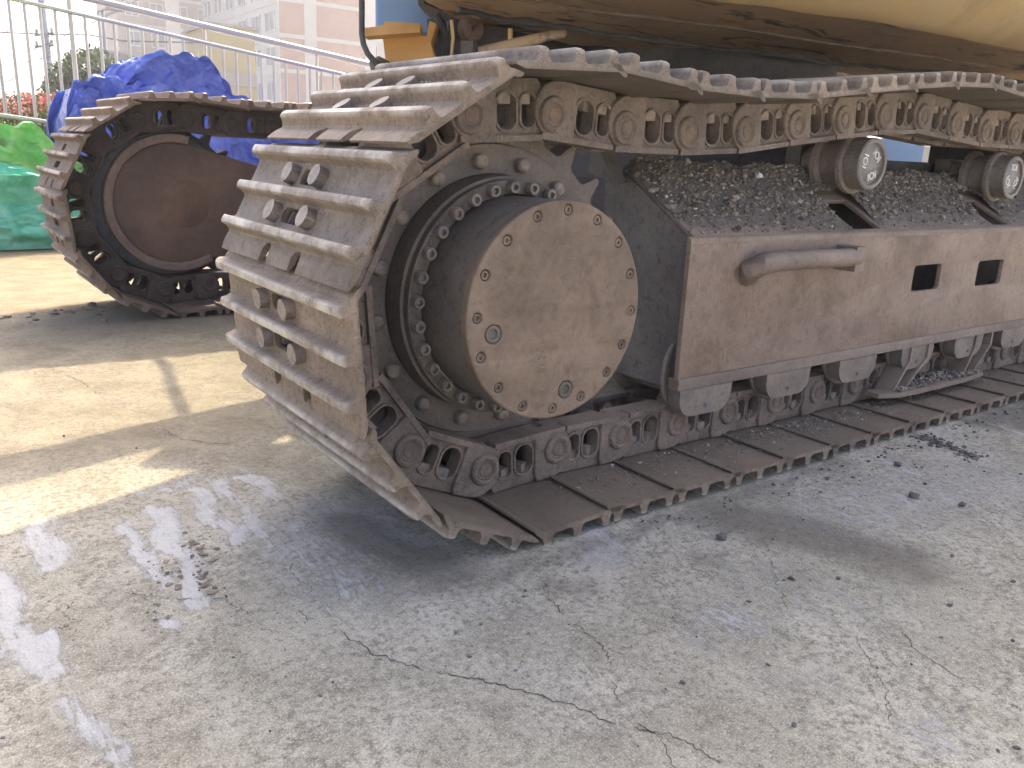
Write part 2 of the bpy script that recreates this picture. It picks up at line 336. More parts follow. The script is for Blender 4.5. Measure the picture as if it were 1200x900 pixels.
# cracks: real, thin, ragged slits of dark dirt lying in the slab
CR = [([(-.083,-.335),(-.143,-.44),(-.158,-.509),(-.16,-.594),(-.185,-.643),(-.224,-.69),(-.244,-.753),(-.244,-.777),(-.239,-.796),(-.263,-.836),(-.28,-.9)],.0019),
([(-.474,-.28),(-.478,-.351),(-.46,-.43),(-.418,-.506),(-.368,-.563),(-.338,-.605),(-.314,-.65),(-.286,-.698),(-.271,-.741),(-.244,-.777),(-.222,-.801),(-.214,-.831),(-.21,-.862),(-.2,-.93)],.0022),
([(.221,-.779),(.171,-.832),(.118,-.899),(.056,-.937),(.032,-.963)],.0016),([(.31,-.80),(.246,-.88),(.236,-.951),(.242,-.99),(.236,-1.032)],.0018),
([(-.451,-.064),(-.469,-.142),(-.463,-.201),(-.503,-.253),(-.512,-.307),(-.531,-.371)],.0014),([(-.744,.007),(-.7,-.08),(-.651,-.117),(-.597,-.157),(-.579,-.218),(-.57,-.282),(-.534,-.327)],.0013),
([(-.606,1.523),(-.55,1.322),(-.527,1.114)],.003),([(-.469,.785),(-.441,.654),(-.394,.577),(-.327,.539)],.0028),([(.40,-.45),(.346,-.517),(.225,-.636),(.132,-.737),(.136,-.796)],.0010),
([(.744,-.629),(.716,-.698),(.738,-.755)],.0014),([(-.469,-.142),(-.42,-.20),(-.44,-.27)],.001),([(-.463,-.201),(-.41,-.23)],.001)]
bm = bmesh.new()
for pts, wd in CR:
    P = [Vector((x, y, 0)) for x, y in pts]; fin = []
    for a, c in zip(P, P[1:]):
        k = max(2, int((c-a).length/.0035))
        for i in range(k): fin.append(a.lerp(c, i/k))
    fin.append(P[-1]); prev = None; N = len(fin)
    for i, p in enumerate(fin):
        t = (fin[min(i+1, N-1)] - fin[max(i-1, 0)]).normalized(); s = Vector((-t.y, t.x, 0))
        p = p + s*(noise.noise(p*55)*.007 + noise.noise(p*160)*.005 + noise.noise(p*420)*.0025)
        ww = .62*wd*(1.0 if noise.noise(p*17+Vector((9,2,5))) > -.18 else .12)*(.25 + 1.3*abs(noise.noise(p*38+Vector((3, 1, 2)))) + .35*random.random())*min(1, (i+1)/14, (N-i)/14)
        z = .0009
        cur = (bm.verts.new((p.x+s.x*ww, p.y+s.y*ww, z)), bm.verts.new((p.x-s.x*ww, p.y-s.y*ww, z)))
        if prev: bm.faces.new((prev[0], cur[0], cur[1], prev[1]))
        prev = cur
# set each crack vertex just above the undulating slab
for vtx in bm.verts:
    i = int(np.clip(np.searchsorted(xs, vtx.co.x), 1, nx-1)); j = int(np.clip(np.searchsorted(ys, vtx.co.y), 1, ny-1))
    vtx.co.z = float(max(Z[i-1:i+1, j-1:j+1].max(), -.02)) + .0007
M_crack = simple('dirt in cracks', (.075, .068, .058), .95, 0, 40, .3, 0)
mkobj('crack', tomesh(bm), M_crack, ground, kind='stuff')
def gz(x, y):
    i = int(np.clip(np.searchsorted(xs, x), 1, nx-1)); j = int(np.clip(np.searchsorted(ys, y), 1, ny-1)); return float(Z[i, j])

def rocks(places, name, mat, parent=None, squash=.75, **kw):
    """angular little stones, joined: places = (x, y, z, size)"""
    bm = bmesh.new(); bmesh.ops.create_icosphere(bm, subdivisions=1, radius=1)
    base = np.array([v.co[:] for v in bm.verts]); fc = np.array([[v.index for v in f.verts] for f in bm.faces]); bm.free()
    V = []; FF = []; off = 0
    for x, y, z, s in places:
        q = base*(1 + np.random.uniform(-.38, .38, (12, 1))); q = q*np.random.uniform(.6, 1.25, 3)
        a = np.random.rand()*6.28; cc, ss = math.cos(a), math.sin(a)
        q = np.stack([q[:, 0]*cc - q[:, 1]*ss, q[:, 0]*ss + q[:, 1]*cc, q[:, 2]*squash], -1)*s
        V.append(q + [x, y, z]); FF.append(fc + off); off += 12
    V = np.concatenate(V); FF = np.concatenate(FF)
    me = bpy.data.meshes.new(name); me.from_pydata(V.tolist(), [], FF.tolist())
    return mkobj(name, me, mat, parent, **kw)
pl = []
for _ in range(620):
    x = random.uniform(-1.0, 2.6); y = random.uniform(-1.2, -.31) if random.random() < .75 else random.uniform(-.3, 2.3)
    if y > -.3 and x > -.25: continue
    s = .0011 + .0042*random.random()**4; pl.append((x, y, gz(x, y)+s*.3, s))
for _ in range(260):                                      # crumbs dropped along the track edge
    x = random.uniform(.2, 2.6); y = -.30 - abs(random.gauss(0, .05)); s = .0014+.0045*random.random()**3; pl.append((x, y, gz(x, y)+s*.3, s))
for _ in range(150):
    t = random.random(); x = 1.32-.06*t+random.gauss(0, .02); y = -.29-.2*t; s = .002+.007*random.random()**2; pl.append((x, y, gz(x, y)+s*.3, s))
for x, y, s in ((-.127, -.729, .0052), (.86, -.53, .014), (.9, -.62, .010), (1.02, -.40, .013), (.30, -.44, .012), (.78, -.36, .008), (1.3, -.66, .010), (.28, -.62, .006)): pl.append((x, y, gz(x, y)+s*.4, s))
rocks(pl, 'loose_grit', M_stone, kind='stuff', label='dark grit and small stones scattered over the concrete in front of the track')
pl = []
for cx, cy, k, sp_, s in ((-.645, -.033, 26, .03, .007), (-.576, .045, 44, .032, .0075), (-.598, -.048, 26, .02, .007), (-.603, -.121, 16, .018, .007), (-.815, -.093, 26, .035, .005), (-.70, -.135, 22, .03, .005), (-.62, .0, 60, .09, .0022), (-.316, 2.274, 5, .05, .025)):
    for _ in range(k):
        x = random.gauss(cx, sp_*.35); y = random.gauss(cy, sp_*1.1); q = s*(.2+.8*random.random()**2); pl.append((x, y, gz(x, y)+q*.2, q))
for _ in range(130):
    t = random.random(); x = -.9+t*1.0; y = 2.36+.2*t+random.gauss(0, .04); q = .004+.02*random.random()**3; pl.append((x, y, gz(x, y)+q*.2, q))
rocks(pl, 'mud_crumbs', M_clod, squash=.45, kind='stuff', label='dry brown mud crumbs lying among the white scrape marks on the concrete')

# ------------------------------------------------------------------ excavator: root
EX = empty('crawler_excavator', (0, 0, 0), label='dusty yellow crawler excavator standing on two rusty steel tracks', category='excavator')
ZC = .4426; RP = .352; PITCH = .19

# --- prototypes
def shoe_mesh():
    pr = []
    def g(c):
        return [(c-.0185, .0785), (c-.0135, .0812), (c-.0100, .0885), (c-.0085, .0995), (c-.0062, .1035), (c-.002, .1045), (c+.002, .1045), (c+.0062, .1035), (c+.0085, .0995), (c+.0100, .0885), (c+.0135, .0812), (c+.0185, .0785)]
    pr += [(-.130, .0785), (-.116, .0800), (-.104, .0800)] + g(-.0755) + g(0) + g(.0755) + [(.0975, .074), (.1045, .0675), (.108, .0625), (.104, .0600), (.098, .0610), (.088, .0680), (-.114, .0680), (-.130, .0742)]
    bm = bmesh.new(); k = len(pr); secs = []
    W = .2824; yy = [-W, -W+.004, -W+.012, -.14, 0, .14, W-.012, W-.004, W]
    for y in yy:
        e = max(0, (abs(y)-(W-.012))/.012)
        ring = []
        for (t, v) in pr:
            vv = v - (.0035*e*e if v > .1 else 0) ; tt = t*(1 - .006*e)
            ring.append(bm.verts.new((tt+.095, y, vv)))
        secs.append(ring)
    bm.faces.new(secs[0]); bm.faces.new(secs[-1][::-1])
    for a, c in zip(secs, secs[1:]):
        for i in range(k): bm.faces.new((a[i], a[(i+1) % k], c[(i+1) % k], c[i]))
    me = tomesh(bm)
    ct = bmesh.new()
    def rr(x0, x1, y0, y1, r):
        prism(ct, rrect(x0, x1, y0, y1, r, 3), .03, .095, 'xy')
    rr(.095-.0515, .095-.0225, -.040, .060, .010)      # slots between the bolts
    rr(.095+.0225, .095+.0515, -.016, .050, .010)
    for y in (-.072, .062): rr(-.06, .0025, y-.017, y+.017, .016)   # notches in the tail edge
    me = boolean(me, ct); me.shade_smooth(); me.set_sharp_from_angle(angle=R(32)); return me
SHOE = shoe_mesh(); SHOE.materials.clear(); SHOE.materials.append(M_shoe)
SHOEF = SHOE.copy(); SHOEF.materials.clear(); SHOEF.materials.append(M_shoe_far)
def shoe_bolt():
    bm = bmesh.new(); prism(bm, circ(0, 0, .0190, 14), 0, .0165, 'xy'); bev(bm, .0068, 4, 50)
    for v_ in bm.verts:
        if v_.co.z > .016: v_.co.z += .002
    return tomesh(bm, 'bolt', 40)
SBOLT = shoe_bolt(); SBOLT.materials.append(M_boltd)
BOLTPOS = [(.095-.037, .086), (.095-.037, -.063), (.095+.037, .080), (.095+.037, -.040)]

def link_mesh(side):
    """one rail link; side = -1 for the rail nearer the camera; u along x, outward (towards the shoe) along z"""
    bm = bmesh.new()
    outl = [(.052, -.045), (.058, -.035), (.058, .05), (.05, .0655), (.020, .0655)] + circ(.010, .010, .054, 12, 85, 262)
    join(bm, plate([outl, circ(0, 0, .0215, 16)], .030, .004, 2), T(0, side*.0815, 0))
    midl = [(.040, -.045), (.165, -.045), (.170, -.03), (.170, .05), (.160, .0655), (.045, .0655), (.040, .05)]
    w1 = rrect(.063, .106, -.026, .038, .020, 6); w2 = rrect(.119, .150, -.022, .036, .014, 5)
    join(bm, plate([midl, w1, w2], .034, .003, 1), T(0, side*.0705, 0))
    inn = [(.150, -.045), (.205, -.045), (.222, -.032), (.226, .0), (.218, .035), (.200, .060), (.150, .0655)]
    join(bm, plate([inn, circ(.19, 0, .0215, 16)], .024, .003, 1), T(0, side*.052, 0))
    box(bm, -.022, .162, min(side*.066, side*.0985), max(side*.066, side*.0985), -.0475, -.036)
    box(bm, .0305, .2045, min(side*.038, side*.0655), max(side*.038, side*.0655), -.0470, -.036)
    for uu, sgn in ((0, 1),):
        lathe(bm, [(.0215, side*.09), (.0215, side*.1035), (.026, side*.1055), (.0315, side*.1035), (.0345, side*.0985), (.035, side*.090)], 24)
    # raised rims round the windows
    for (q0, q1, q2, q3, rr_) in ((.063, .106, -.026, .038, .020), (.119, .150, -.022, .036, .014)):
        join(bm, plate([rrect(q0-.0055, q1+.0055, q2-.0055, q3+.0055, rr_+.005, 6), rrect(q0, q1, q2, q3, rr_, 6)], .007, .002, 1), T(0, side*.0885, 0))
    me = bpy.data.meshes.new('link'); bm.to_mesh(me); bm.free(); me.shade_smooth(); me.set_sharp_from_angle(angle=R(35)); return me
LN = link_mesh(-1); LF = link_mesh(1); LN.materials.append(M_link); LF.materials.append(M_link)
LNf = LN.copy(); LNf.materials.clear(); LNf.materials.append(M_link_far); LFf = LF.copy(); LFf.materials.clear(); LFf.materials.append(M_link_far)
bm = bmesh.new(); lathe(bm, [(0, -.1030), (.013, -.1030), (.0145, -.1012), (.0165, -.1012), (.018, -.1030), (.0205, -.1030), (.0212, -.1005), (.0212, -.06), (.030, -.045), (.030, .045), (.0212, .06), (.0212, .093), (0, .093)], 20)
PIN = tomesh(bm, 'pin', 35); PIN.materials.append(M_pin)
bm = bmesh.new(); prism(bm, [(-.0125, -.0125), (.0125, -.0125), (.0125, .0125), (-.0125, .0125)], 0, .021, 'xy'); bev(bm, .002, 1, 40)
lathe_v = bm.verts[:]; prism(bm, circ(0, 0, .008, 8), -.006, .001, 'xy'); NUT = tomesh(bm, 'nut', 40); NUT.materials.append(M_boltd)

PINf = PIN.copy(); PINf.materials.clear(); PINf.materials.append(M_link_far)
def pinpath():
    pts = []
    wrap = [(-RP*math.cos(R(a)), ZC+RP*math.sin(R(a))) for a in (-83.05, -51.75, -20.45, 10.85, 42.15, 73.45)]
    rest = [(.09, .791), (.28, .776), (.47, .776), (.66, .787), (.85, .812), (1.04, .835), (1.2, .852), (1.38, .866), (1.55, .858), (1.74, .843), (1.9, .842), (2.05, .846), (2.2, .845), (2.5, .825), (2.9, .80), (3.30, .785)]
    def build(xi):
        poly = [wrap[-1]] + rest + [(xi + .345*math.sin(R(a)), .447 + .345*math.cos(R(a))) for a in range(10, 176, 8)] + [(xi-.05, .104), (-.3, .104)]
        out = [Vector(wrap[-1])]; seg = 0; p = Vector(poly[0]); i = 0
        while len(out) < 60:
            # next point on the polyline at chord distance PITCH
            found = None; j = i
            while j < len(poly)-1:
                a, c = Vector(poly[j]), Vector(poly[j+1]); d = c-a
                A = d.dot(d); B = 2*d.dot(a-p); Cc = (a-p).dot(a-p)-PITCH**2; D = B*B-4*A*Cc
                if D >= 0:
                    t = (-B+math.sqrt(D))/(2*A)
                    if 0 <= t <= 1: found = a+d*t; break
                j += 1
            if found is None or (found.x < .25 and found.y < .2): break
            p = found; i = j; out.append(p)
        return wrap[:-1] + [tuple(o) for o in out]
    best = None
    for k in range(60):
        xi = 3.35+.005*k; q = build(xi); e = abs((Vector(q[-1])-Vector((.148, .104))).length-PITCH)
        if best is None or e < best[0]: best = (e, q)
    return [(.148, .104)] + best[1]
PINS = pinpath(); NP = len(PINS)
def linkframe(i, y0):
    a = Vector((PINS[i][0], y0, PINS[i][1])); c = PINS[(i+1) % NP]; c = Vector((c[0], y0, c[1])); d = (c-a).normalized()
    X_ = Vector((d.x, 0, d.z)); Z_ = Vector((-d.z, 0, d.x)); Y_ = Z_.cross(X_)
    m_ = Matrix((X_, Y_, Z_)).transposed().to_4x4(); m_.translation = a; return m_
def track(y0, far):
    for i in range(NP):
        Mx = linkframe(i, y0); x = PINS[i][0]
        jm = Mx @ Matrix.Rotation(random.gauss(0, .004), 4, 'Y') @ T(random.gauss(0, .0008), 0, 0)
        s = mkobj('track_shoe', SHOEF if far else SHOE, None, EX, jm)
        if not far and (x < 1.0 or PINS[i][1] > .6):
            for bx, by in BOLTPOS:
                mkobj('bolt', SBOLT, None, s, T(bx, by, .0782) @ Matrix.Rotation(random.random()*3, 4, 'Z'))
        if far and x > 1.7: continue
        for sd, me_ in ((-1, LNf if far else LN), (1, LFf if far else LF)):
            lk = mkobj('track_link', me_, None, EX, Mx)
            if not far and sd < 0:
                for u in (.085, .134): mkobj('nut', NUT, None, lk, T(u, sd*.072, .040) @ Matrix.Rotation(random.uniform(-.5, .5), 4, 'Z') @ Matrix.Rotation(PI, 4, 'X'))
        mkobj('track_pin', PINf if far else PIN, None, EX, Mx)
track(0, False)
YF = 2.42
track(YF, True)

# --- final drive and sprocket of the near track
def mk(name, bm, mat, smooth=35, parent=EX, M=None, **kw): return mkobj(name, tomesh(bm, name, smooth), mat, parent, M, **kw)
teeth = []
NT = 23
for i in range(NT):
    a = 2*PI*(i+.5)/NT
    for da, r_ in ((-.085, .317), (-.060, .322), (-.038, .340), (-.022, .356), (-.012, .360), (.012, .360), (.022, .356), (.038, .340), (.060, .322), (.085, .317)):
        teeth.append((r_*math.cos(a+da), r_*math.sin(a+da)))
def sprocket(y0, mat):
    bm = bmesh.new(); j = plate([teeth, circ(0, 0, .225, 48)], .056, .004, 1); join(bm, j, T(0, y0, ZC))
    return mkobj('sprocket', tomesh(bm, 'sprocket', 35), mat, EX, label='toothed drive sprocket inside the chain loop')
sp_ = sprocket(0, M_hub)
bm = bmesh.new(); lathe(bm, [(.225, .02), (.288, .02), (.292, -.030), (.290, -.0335), (.236, -.0335), (.233, -.030), (.228, .02)], 96, cz=ZC)
carrier = mk('sprocket_carrier', bm, M_hub)
RB = roundbolt(.0150, .016, False); RB.materials.append(M_boltd)
for i in range(16):
    a = R(81.8+22.5*i); mkobj('bolt', RB, None, carrier, T(-.2595*math.cos(a), -.0335, ZC+.2595*math.sin(a)) @ Matrix.Rotation(random.random()*3, 4, 'Y'))
bm = bmesh.new(); lathe(bm, [(.20, .02), (.233, .0), (.233, -.085), (.2275, -.0875), (.2275, -.1045), (.2245, -.1075), (.2015, -.1075), (.2, -.09)], 128, cz=ZC)
flange = mk('hub_flange', bm, M_hub)
FB = roundbolt(.0122, .0165, True); FB.materials.append(M_boltd)
for i in range(30):
    a = R(2.8+12*i); mkobj('bolt', FB, None, flange, T(-.2138*math.cos(a), -.1075, ZC+.2138*math.sin(a)) @ Matrix.Rotation(random.random()*3, 4, 'Y'))
bm = bmesh.new(); lathe(bm, [(.195, -.09), (.1975, -.1), (.1985, -.18), (.1985, -.236), (.196, -.2378)], 128, cz=ZC)
mk('drive_drum', bm, M_drum)
# cover plate, countersunk holes with bolts lying in them
COVB = [(-.058, .614), (.01, .627), (.08, .607), (.137, .565), (.173, .504), (.185, .432), (.165, .366), (.132, .313), (.067, .274), (-.001, .260), (-.072, .274), (-.127, .317), (-.167, .376), (-.164, .518), (-.177, .446), (-.121, .575)]
out = circ(0, ZC, .2001, 96); holes = []
for x, z in COVB:
    d = math.hypot(x, z-ZC); f_ = min(1, .183/d) if d > .15 else 1; holes.append((x*f_, ZC+(z-ZC)*f_))
bm = bmesh.new(); join(bm, plate([out] + [circ(x, z, .0098, 14) for x, z in holes] + [circ(-.143, .415, .0175, 18), circ(.028, .293, .0175, 18)], .019, .0035, 2), T(0, -.2449, 0))
cover = mkobj('final_drive_cover', tomesh(bm, 'cover', 35), M_cover, EX, label='round rust brown cover plate with a ring of sunken bolts')
CBm = bmesh.new(); lathe(CBm, [(.0086, .008), (.0086, -.0005), (.0075, -.0025), (.0045, -.0025), (.004, .002), (0, .002)], 12); CB = tomesh(CBm, 'bolt', 35); CB.materials.append(M_cover)
for x, z in holes: mkobj('bolt', CB, None, cover, T(x, -.2505+random.uniform(0, .0015), z))
PGm = bmesh.new(); lathe(PGm, [(.0158, .008), (.0158, -.001), (.014, -.0025), (.010, -.0025), (.0085, .003), (0, .003)], 16); PG = tomesh(PGm, 'plug', 35); PG.materials.append(M_drum)
for x, z in ((-.143, .415), (.028, .293)): mkobj('drain_plug', PG, None, cover, T(x, -.2512, z))
bm = bmesh.new(); lathe(bm, [(.2005, -.2365), (.2005, -.2345), (.198, -.234)], 96, cz=ZC)
# stamped figures on the cover
def text(s, size, depth, M, mat, parent, name):
    cu_ = bpy.data.curves.new('t', 'FONT'); cu_.body = s; cu_.size = size; cu_.extrude = depth; cu_.align_x = 'CENTER'; cu_.align_y = 'CENTER'; cu_.resolution_u = 3
    o = bpy.data.objects.new('t', cu_); C.objects.link(o); dg = bpy.context.evaluated_depsgraph_get()
    me_ = bpy.data.meshes.new_from_object(o.evaluated_get(dg)); bpy.data.objects.remove(o); me_.materials.clear(); return mkobj(name, me_, mat, parent, M)
FACE = Matrix.Rotation(PI/2, 4, 'X')
M_stamp = simple('stamped groove', (.15, .12, .07), .8, 0, 40, .2, 0)
for s, x, z, r_ in (('2', -.033, .362, 1.45), ('E1', -.030, .343, 1.5)):
    text(s, .022, .0004, T(x, -.2546, z) @ FACE @ Matrix.Rotation(r_, 4, 'Z'), M_stamp, cover, 'stamped_mark')
bm.free()

# --- side frame of the near track
SL = .556
def slopez(y): return .549+SL*(y+.15)
x0, x1 = .465, 3.05
bm = bmesh.new()   # front end plate
endp = [(-.1355, .205), (-.1355, slopez(-.1355)-.012), (.075, .673), (.16, .690), (.16, .198), (.0, .198)]
prism(bm, endp, x0+.006, x0+.018, 'yz'); bev(bm, .003, 2); mk('frame_end_plate', bm, M_framed)
# side plate, with two square windows
bm = bmesh.new()
sq = [rrect(1.412, 1.566, .376, .452, .012, 3), rrect(1.795, 1.965, .370, .450, .012, 3)]
join(bm, plate([[(x0-.012, .2335), (x1, .2335), (x1, .540), (x0-.012, .540)]] + sq, .014, .002, 1), T(0, -.143, 0))
side = mkobj('frame_side_plate', tomesh(bm, 'side', 35), M_frame, EX, label='rust brown side plate of the track frame')
bm = bmesh.new()    # rounded bend between side and top, bottom flange
bend = [(-.150, .540), (-.1497, .5455), (-.1475, .5505), (-.1435, .5545), (-.137, slopez(-.137)), (-.137, slopez(-.137)-.014), (-.136, .540)]
prism(bm, bend, x0-.012, x1, 'yz'); mk('frame_bend', bm, M_frame, 60)
bm = bmesh.new(); prism(bm, [(-.1535, .206), (-.1535, .228), (-.150, .233), (-.120, .233), (-.120, .206)], x0-.012, x1, 'yz'); bev(bm, .002, 2); mk('frame_bottom_flange', bm, M_frame)
# sloping top plate with slots
def topy(y, z): return y
def slot(x0_, x1_): return [(x0_, -.125), (x1_, -.125), (x1_, .02), (x0_, .02)]
bm = bmesh.new()
tl = math.hypot(1, SL); yy0, yy1 = -.137*1., .085
ol = [(x0+.010, 0), (x1, 0), (x1, (yy1-yy0)*tl), (x0+.010, (yy1-yy0)*tl)]
sl_ = [[(a, .012), (c, .012), (c, .150), (a, .150)] for a, c in ((1.105, 1.235), (1.885, 1.99), (2.6, 2.72))]
pb = plate([ol] + sl_, .012, .0015, 1)
# plate() stands in xz with thickness on y; lay it on the slope
ang = math.atan(SL); Rm = Matrix.Rotation(-(PI/2-ang), 4, 'X')
join(bm, pb, T(0, yy0, slopez(yy0)-.0066) @ Rm); mkobj('frame_top_plate', tomesh(bm, 'top', 35), M_frame, EX)
bm = bmesh.new(); box(bm, x0+.012, x1, .0855, .16, .655, .676); box(bm, x0+.012, x1, .146, .158, .205, .655); mk('frame_inner_plate', bm, M_framed)
bm = bmesh.new(); box(bm, x0+.02, x1, -.13, .14, .25, .262); mk('frame_floor_plate', bm, M_black)
# small gusset at the front
bm = bmesh.new(); prism(bm, [(.08, .66), (.16, .68), (.16, .74), (.13, .74)], x0-.05, x0-.001, 'yz'); bev(bm, .004); mk('frame_gusset', bm, M_framed)
# tow handle welded on the side plate
bm = bmesh.new(); tube(bm, [(.655, -.151, .462), (.640, -.172, .478), (.652, -.190, .494), (.70, -.197, .500), (.85, -.200, .500), (.98, -.197, .498), (1.03, -.193, .497)], [.027, .027, .026, .024, .023, .023, .024], 14)
box(bm, 1.005, 1.045, -.21, -.151, .462, .525); mk('step_handle', bm, M_frame, 50, label='dented pipe handle welded along the side plate')

# gravel lying on the sloping plate (three heaps between the slots)
def onslot(x, y): return any(a-.012 < x < c+.012 and y < .0 for a, c in ((1.105, 1.235), (1.885, 1.99), (2.6, 2.72)))
def moundz(x, y):
    t = np.clip((y+.115)/.2, 0, 1); h = .046*t**.8*(.75+.35*noise.noise(Vector((x*6, y*9, 1)))+.2*noise.noise(Vector((x*19, y*25, 4))))
    h *= min(1, max(0, (x-x0+.005)/.05)) if True else 1
    return h
bm = bmesh.new(); gx_ = np.arange(.47, 2.95, .012); gy_ = np.arange(-.128, .13, .010); gv = {}
for i, x in enumerate(gx_):
    for j, y in enumerate(gy_):
        base = slopez(y) if y < .085 else .676
        gv[i, j] = bm.verts.new((x, y, base+moundz(x, y)-.004+random.uniform(0, .003)))
for i in range(len(gx_)-1):
    for j in range(len(gy_)-1):
        if onslot(gx_[i], gy_[j]) or onslot(gx_[i+1], gy_[j]): continue
        bm.faces.new((gv[i, j], gv[i+1, j], gv[i+1, j+1], gv[i, j+1]))
M_grav = steel('brown grey dirt', (.15, .125, .10), (.21, .175, .138), (.33, .28, .22), 40, dustamt=.4, bmp=1, up=0)
mkobj('packed_dirt', tomesh(bm, 'dirt', 180), M_grav, EX, kind='stuff')
pl = []
while len(pl) < 13000:
    x = random.uniform(.475, 2.9) if random.random() < .3 else random.uniform(.475, 2.1); y = random.uniform(-.13, .13)
    if onslot(x, y): continue
    if y < -.085 and random.random() < .55: continue
    if x > 1.3 and y < -.09 and random.random() < .5: continue
    base = slopez(y) if y < .085 else .676
    s = .0012+.0040*random.random()**2.6
    if random.random() < .012: s = random.uniform(.007, .011)
    pl.append((x, y, base+moundz(x, y)+s*.3, s))
mtg, n, b = nodes('mixed gravel'); g_ = nn(n, 'ShaderNodeNewGeometry')
L(n, ramp(n, g_.outputs['Random Per Island'], [(0, (.11, .096, .082)), (.35, (.19, .168, .142)), (.7, (.27, .24, .205)), (.95, (.36, .325, .28)), (1, (.62, .60, .56))]), b.inputs['Base Color']); b.inputs['Roughness'].default_value = 1; b.inputs['Specular IOR Level'].default_value = .15
rocks(pl, 'gravel', mtg, EX, kind='stuff')

pl = []
for _ in range(2600):
    x = random.gauss(.95, .45) if random.random() < .7 else random.uniform(.1, 2.6); y = -.118 - abs(random.gauss(0, .055))
    if y < -.275 or x < .05: continue
    s = .0011+.0026*random.random()**3; pl.append((x, y, .036+s*.4+max(0, .012+(y+.118)*.25)*random.random(), s))
rocks(pl, 'gravel', mtg, EX, kind='stuff')
pl = []
Ms = linkframe(next(i for i in range(NP) if abs(PINS[i][0]+RP*math.cos(R(42.15))) < .01 and PINS[i][1] > .6), 0)
for _ in range(420):
    y = random.gauss(.02, .07); t = .095+random.uniform(.012, .062); sz = random.uniform(.001, .0045); v_ = Ms @ Vector((t, y, .079+sz*.5)); pl.append((v_.x, v_.y, v_.z, sz))
rocks(pl, 'gravel', mtg, EX, kind='stuff')
# --- track rollers under the frame
rb = bmesh.new(); lathe(rb, [(0, -.105), (.060, -.112), (.060, -.104), (.109, -.113), (.113, -.110), (.113, -.104), (.109, -.101), (.073, -.099), (.073, -.065), (.070, -.036), (.070, .036), (.073, .065), (.094, .072), (.094, .086), (0, .088)], 40)
ROL = tomesh(rb, 'roller', 35); ROL.materials.append(M_roller)
cb = bmesh.new(); pts_ = [(-.092, -.0155), (-.091, -.032)] + circ(-.044, -.036, .047, 8, 186, 262) + circ(.044, -.036, .047, 8, 278, 354) + [(.091, -.032), (.092, -.0155)]
prism(cb, pts_, -.114, -.152); bev(cb, .013, 4, 50); COL = tomesh(cb, 'collar', 35); COL.materials.append(M_roller)
hb = bmesh.new(); lathe(hb, [(0, -.1532), (.006, -.1532), (.006, -.145)], 10, cz=-.062); HOL = tomesh(hb, 'hole'); HOL.materials.append(M_black)
for i in range(8):
    x = .555+.318*i
    r_ = mkobj('track_roller', ROL, None, EX, T(x, 0, .232)); mkobj('end_collar', COL, None, r_, T(.0, 0, -.012) if i else T(.0, 0, -.012)); mkobj('grease_hole', HOL, None, r_, T(0, 0, -.012))
# --- roller guard with its tray of stones
bm = bmesh.new()
def bentplate(x, lean):
    prism(bm, [(x, .207), (x+.010, .207), (x+.012, .165), (x+.012-lean, .098), (x+.012-lean-.02, .078), (x-lean-.012, .078), (x-lean, .10), (x, .165)], -.158, -.10)
bentplate(1.46, .055); bentplate(1.56, .085); bentplate(1.86, .04); bentplate(1.965, .07); bev(bm, .002, 1)
prism(bm, [(1.33, -.105), (1.33, -.150), (1.40, -.175), (1.50, -.182), (1.78, -.182), (1.93, -.168), (1.96, -.150), (1.96, -.105)], .064, .078, 'xy')
guard = mk('roller_guard', bm, M_frame, label='bent steel roller guard with a tray full of small stones')
pl = []
for _ in range(420):
    x = random.uniform(1.40, 1.92); y = random.uniform(-.172, -.105); s = random.uniform(.003, .0075); pl.append((x, y, .079+s*.4+random.random()*.012*(1-abs(x-1.66)/.3), s))
rocks(pl, 'gravel', mtg, guard, kind='stuff')
# --- carrier rollers
cb = bmesh.new(); lathe(cb, [(0, -.0835), (.050, -.0835), (.0535, -.0855), (.054, -.0895), (.056, -.0915), (.066, -.0915), (.069, -.0885), (.0695, -.05), (.071, -.045), (.080, -.042), (.082, -.038), (.082, -.028), (.068, -.022), (.066, .03), (.080, .036), (.082, .05), (.066, .06), (.045, .065), (.045, .14), (0, .14)], 48)
CAR = tomesh(cb, 'carrier', 35); CAR.materials.append(M_roller)
fb = bmesh.new(); lathe(fb, [(0, -.0850), (.049, -.0850), (.0505, -.084)], 40); join(fb, (lambda q: (lathe(q, [(.0565, -.0922), (.0655, -.0922), (.067, -.0905)], 48), q)[1])(bmesh.new()))
CFA = tomesh(fb, 'face', 60); CFA.materials.append(M_rface)
for x, z, rot_ in ((1.205, .7285, .3), (2.045, .7080, 1.0)):
    c_ = mkobj('carrier_roller', CAR, None, EX, T(x, -.004, z)); mkobj('end_cap', CFA, None, c_)
    for k in range(3):
        a = rot_ + k*2*PI/3
        text('IOI', .030, .0016, T(.033*math.cos(a-PI/2), -.0862, .033*math.sin(a-PI/2)) @ FACE @ Matrix.Rotation(a, 4, 'Z'), M_mark, c_, 'raised_mark')
    for k in range(6):
        a = rot_+.5+k*PI/3
    bm = bmesh.new(); box(bm, x-.05, x+.05, .10, .15, .66, z+.05); bev(bm, .006); mk('roller_bracket', bm, M_framed)

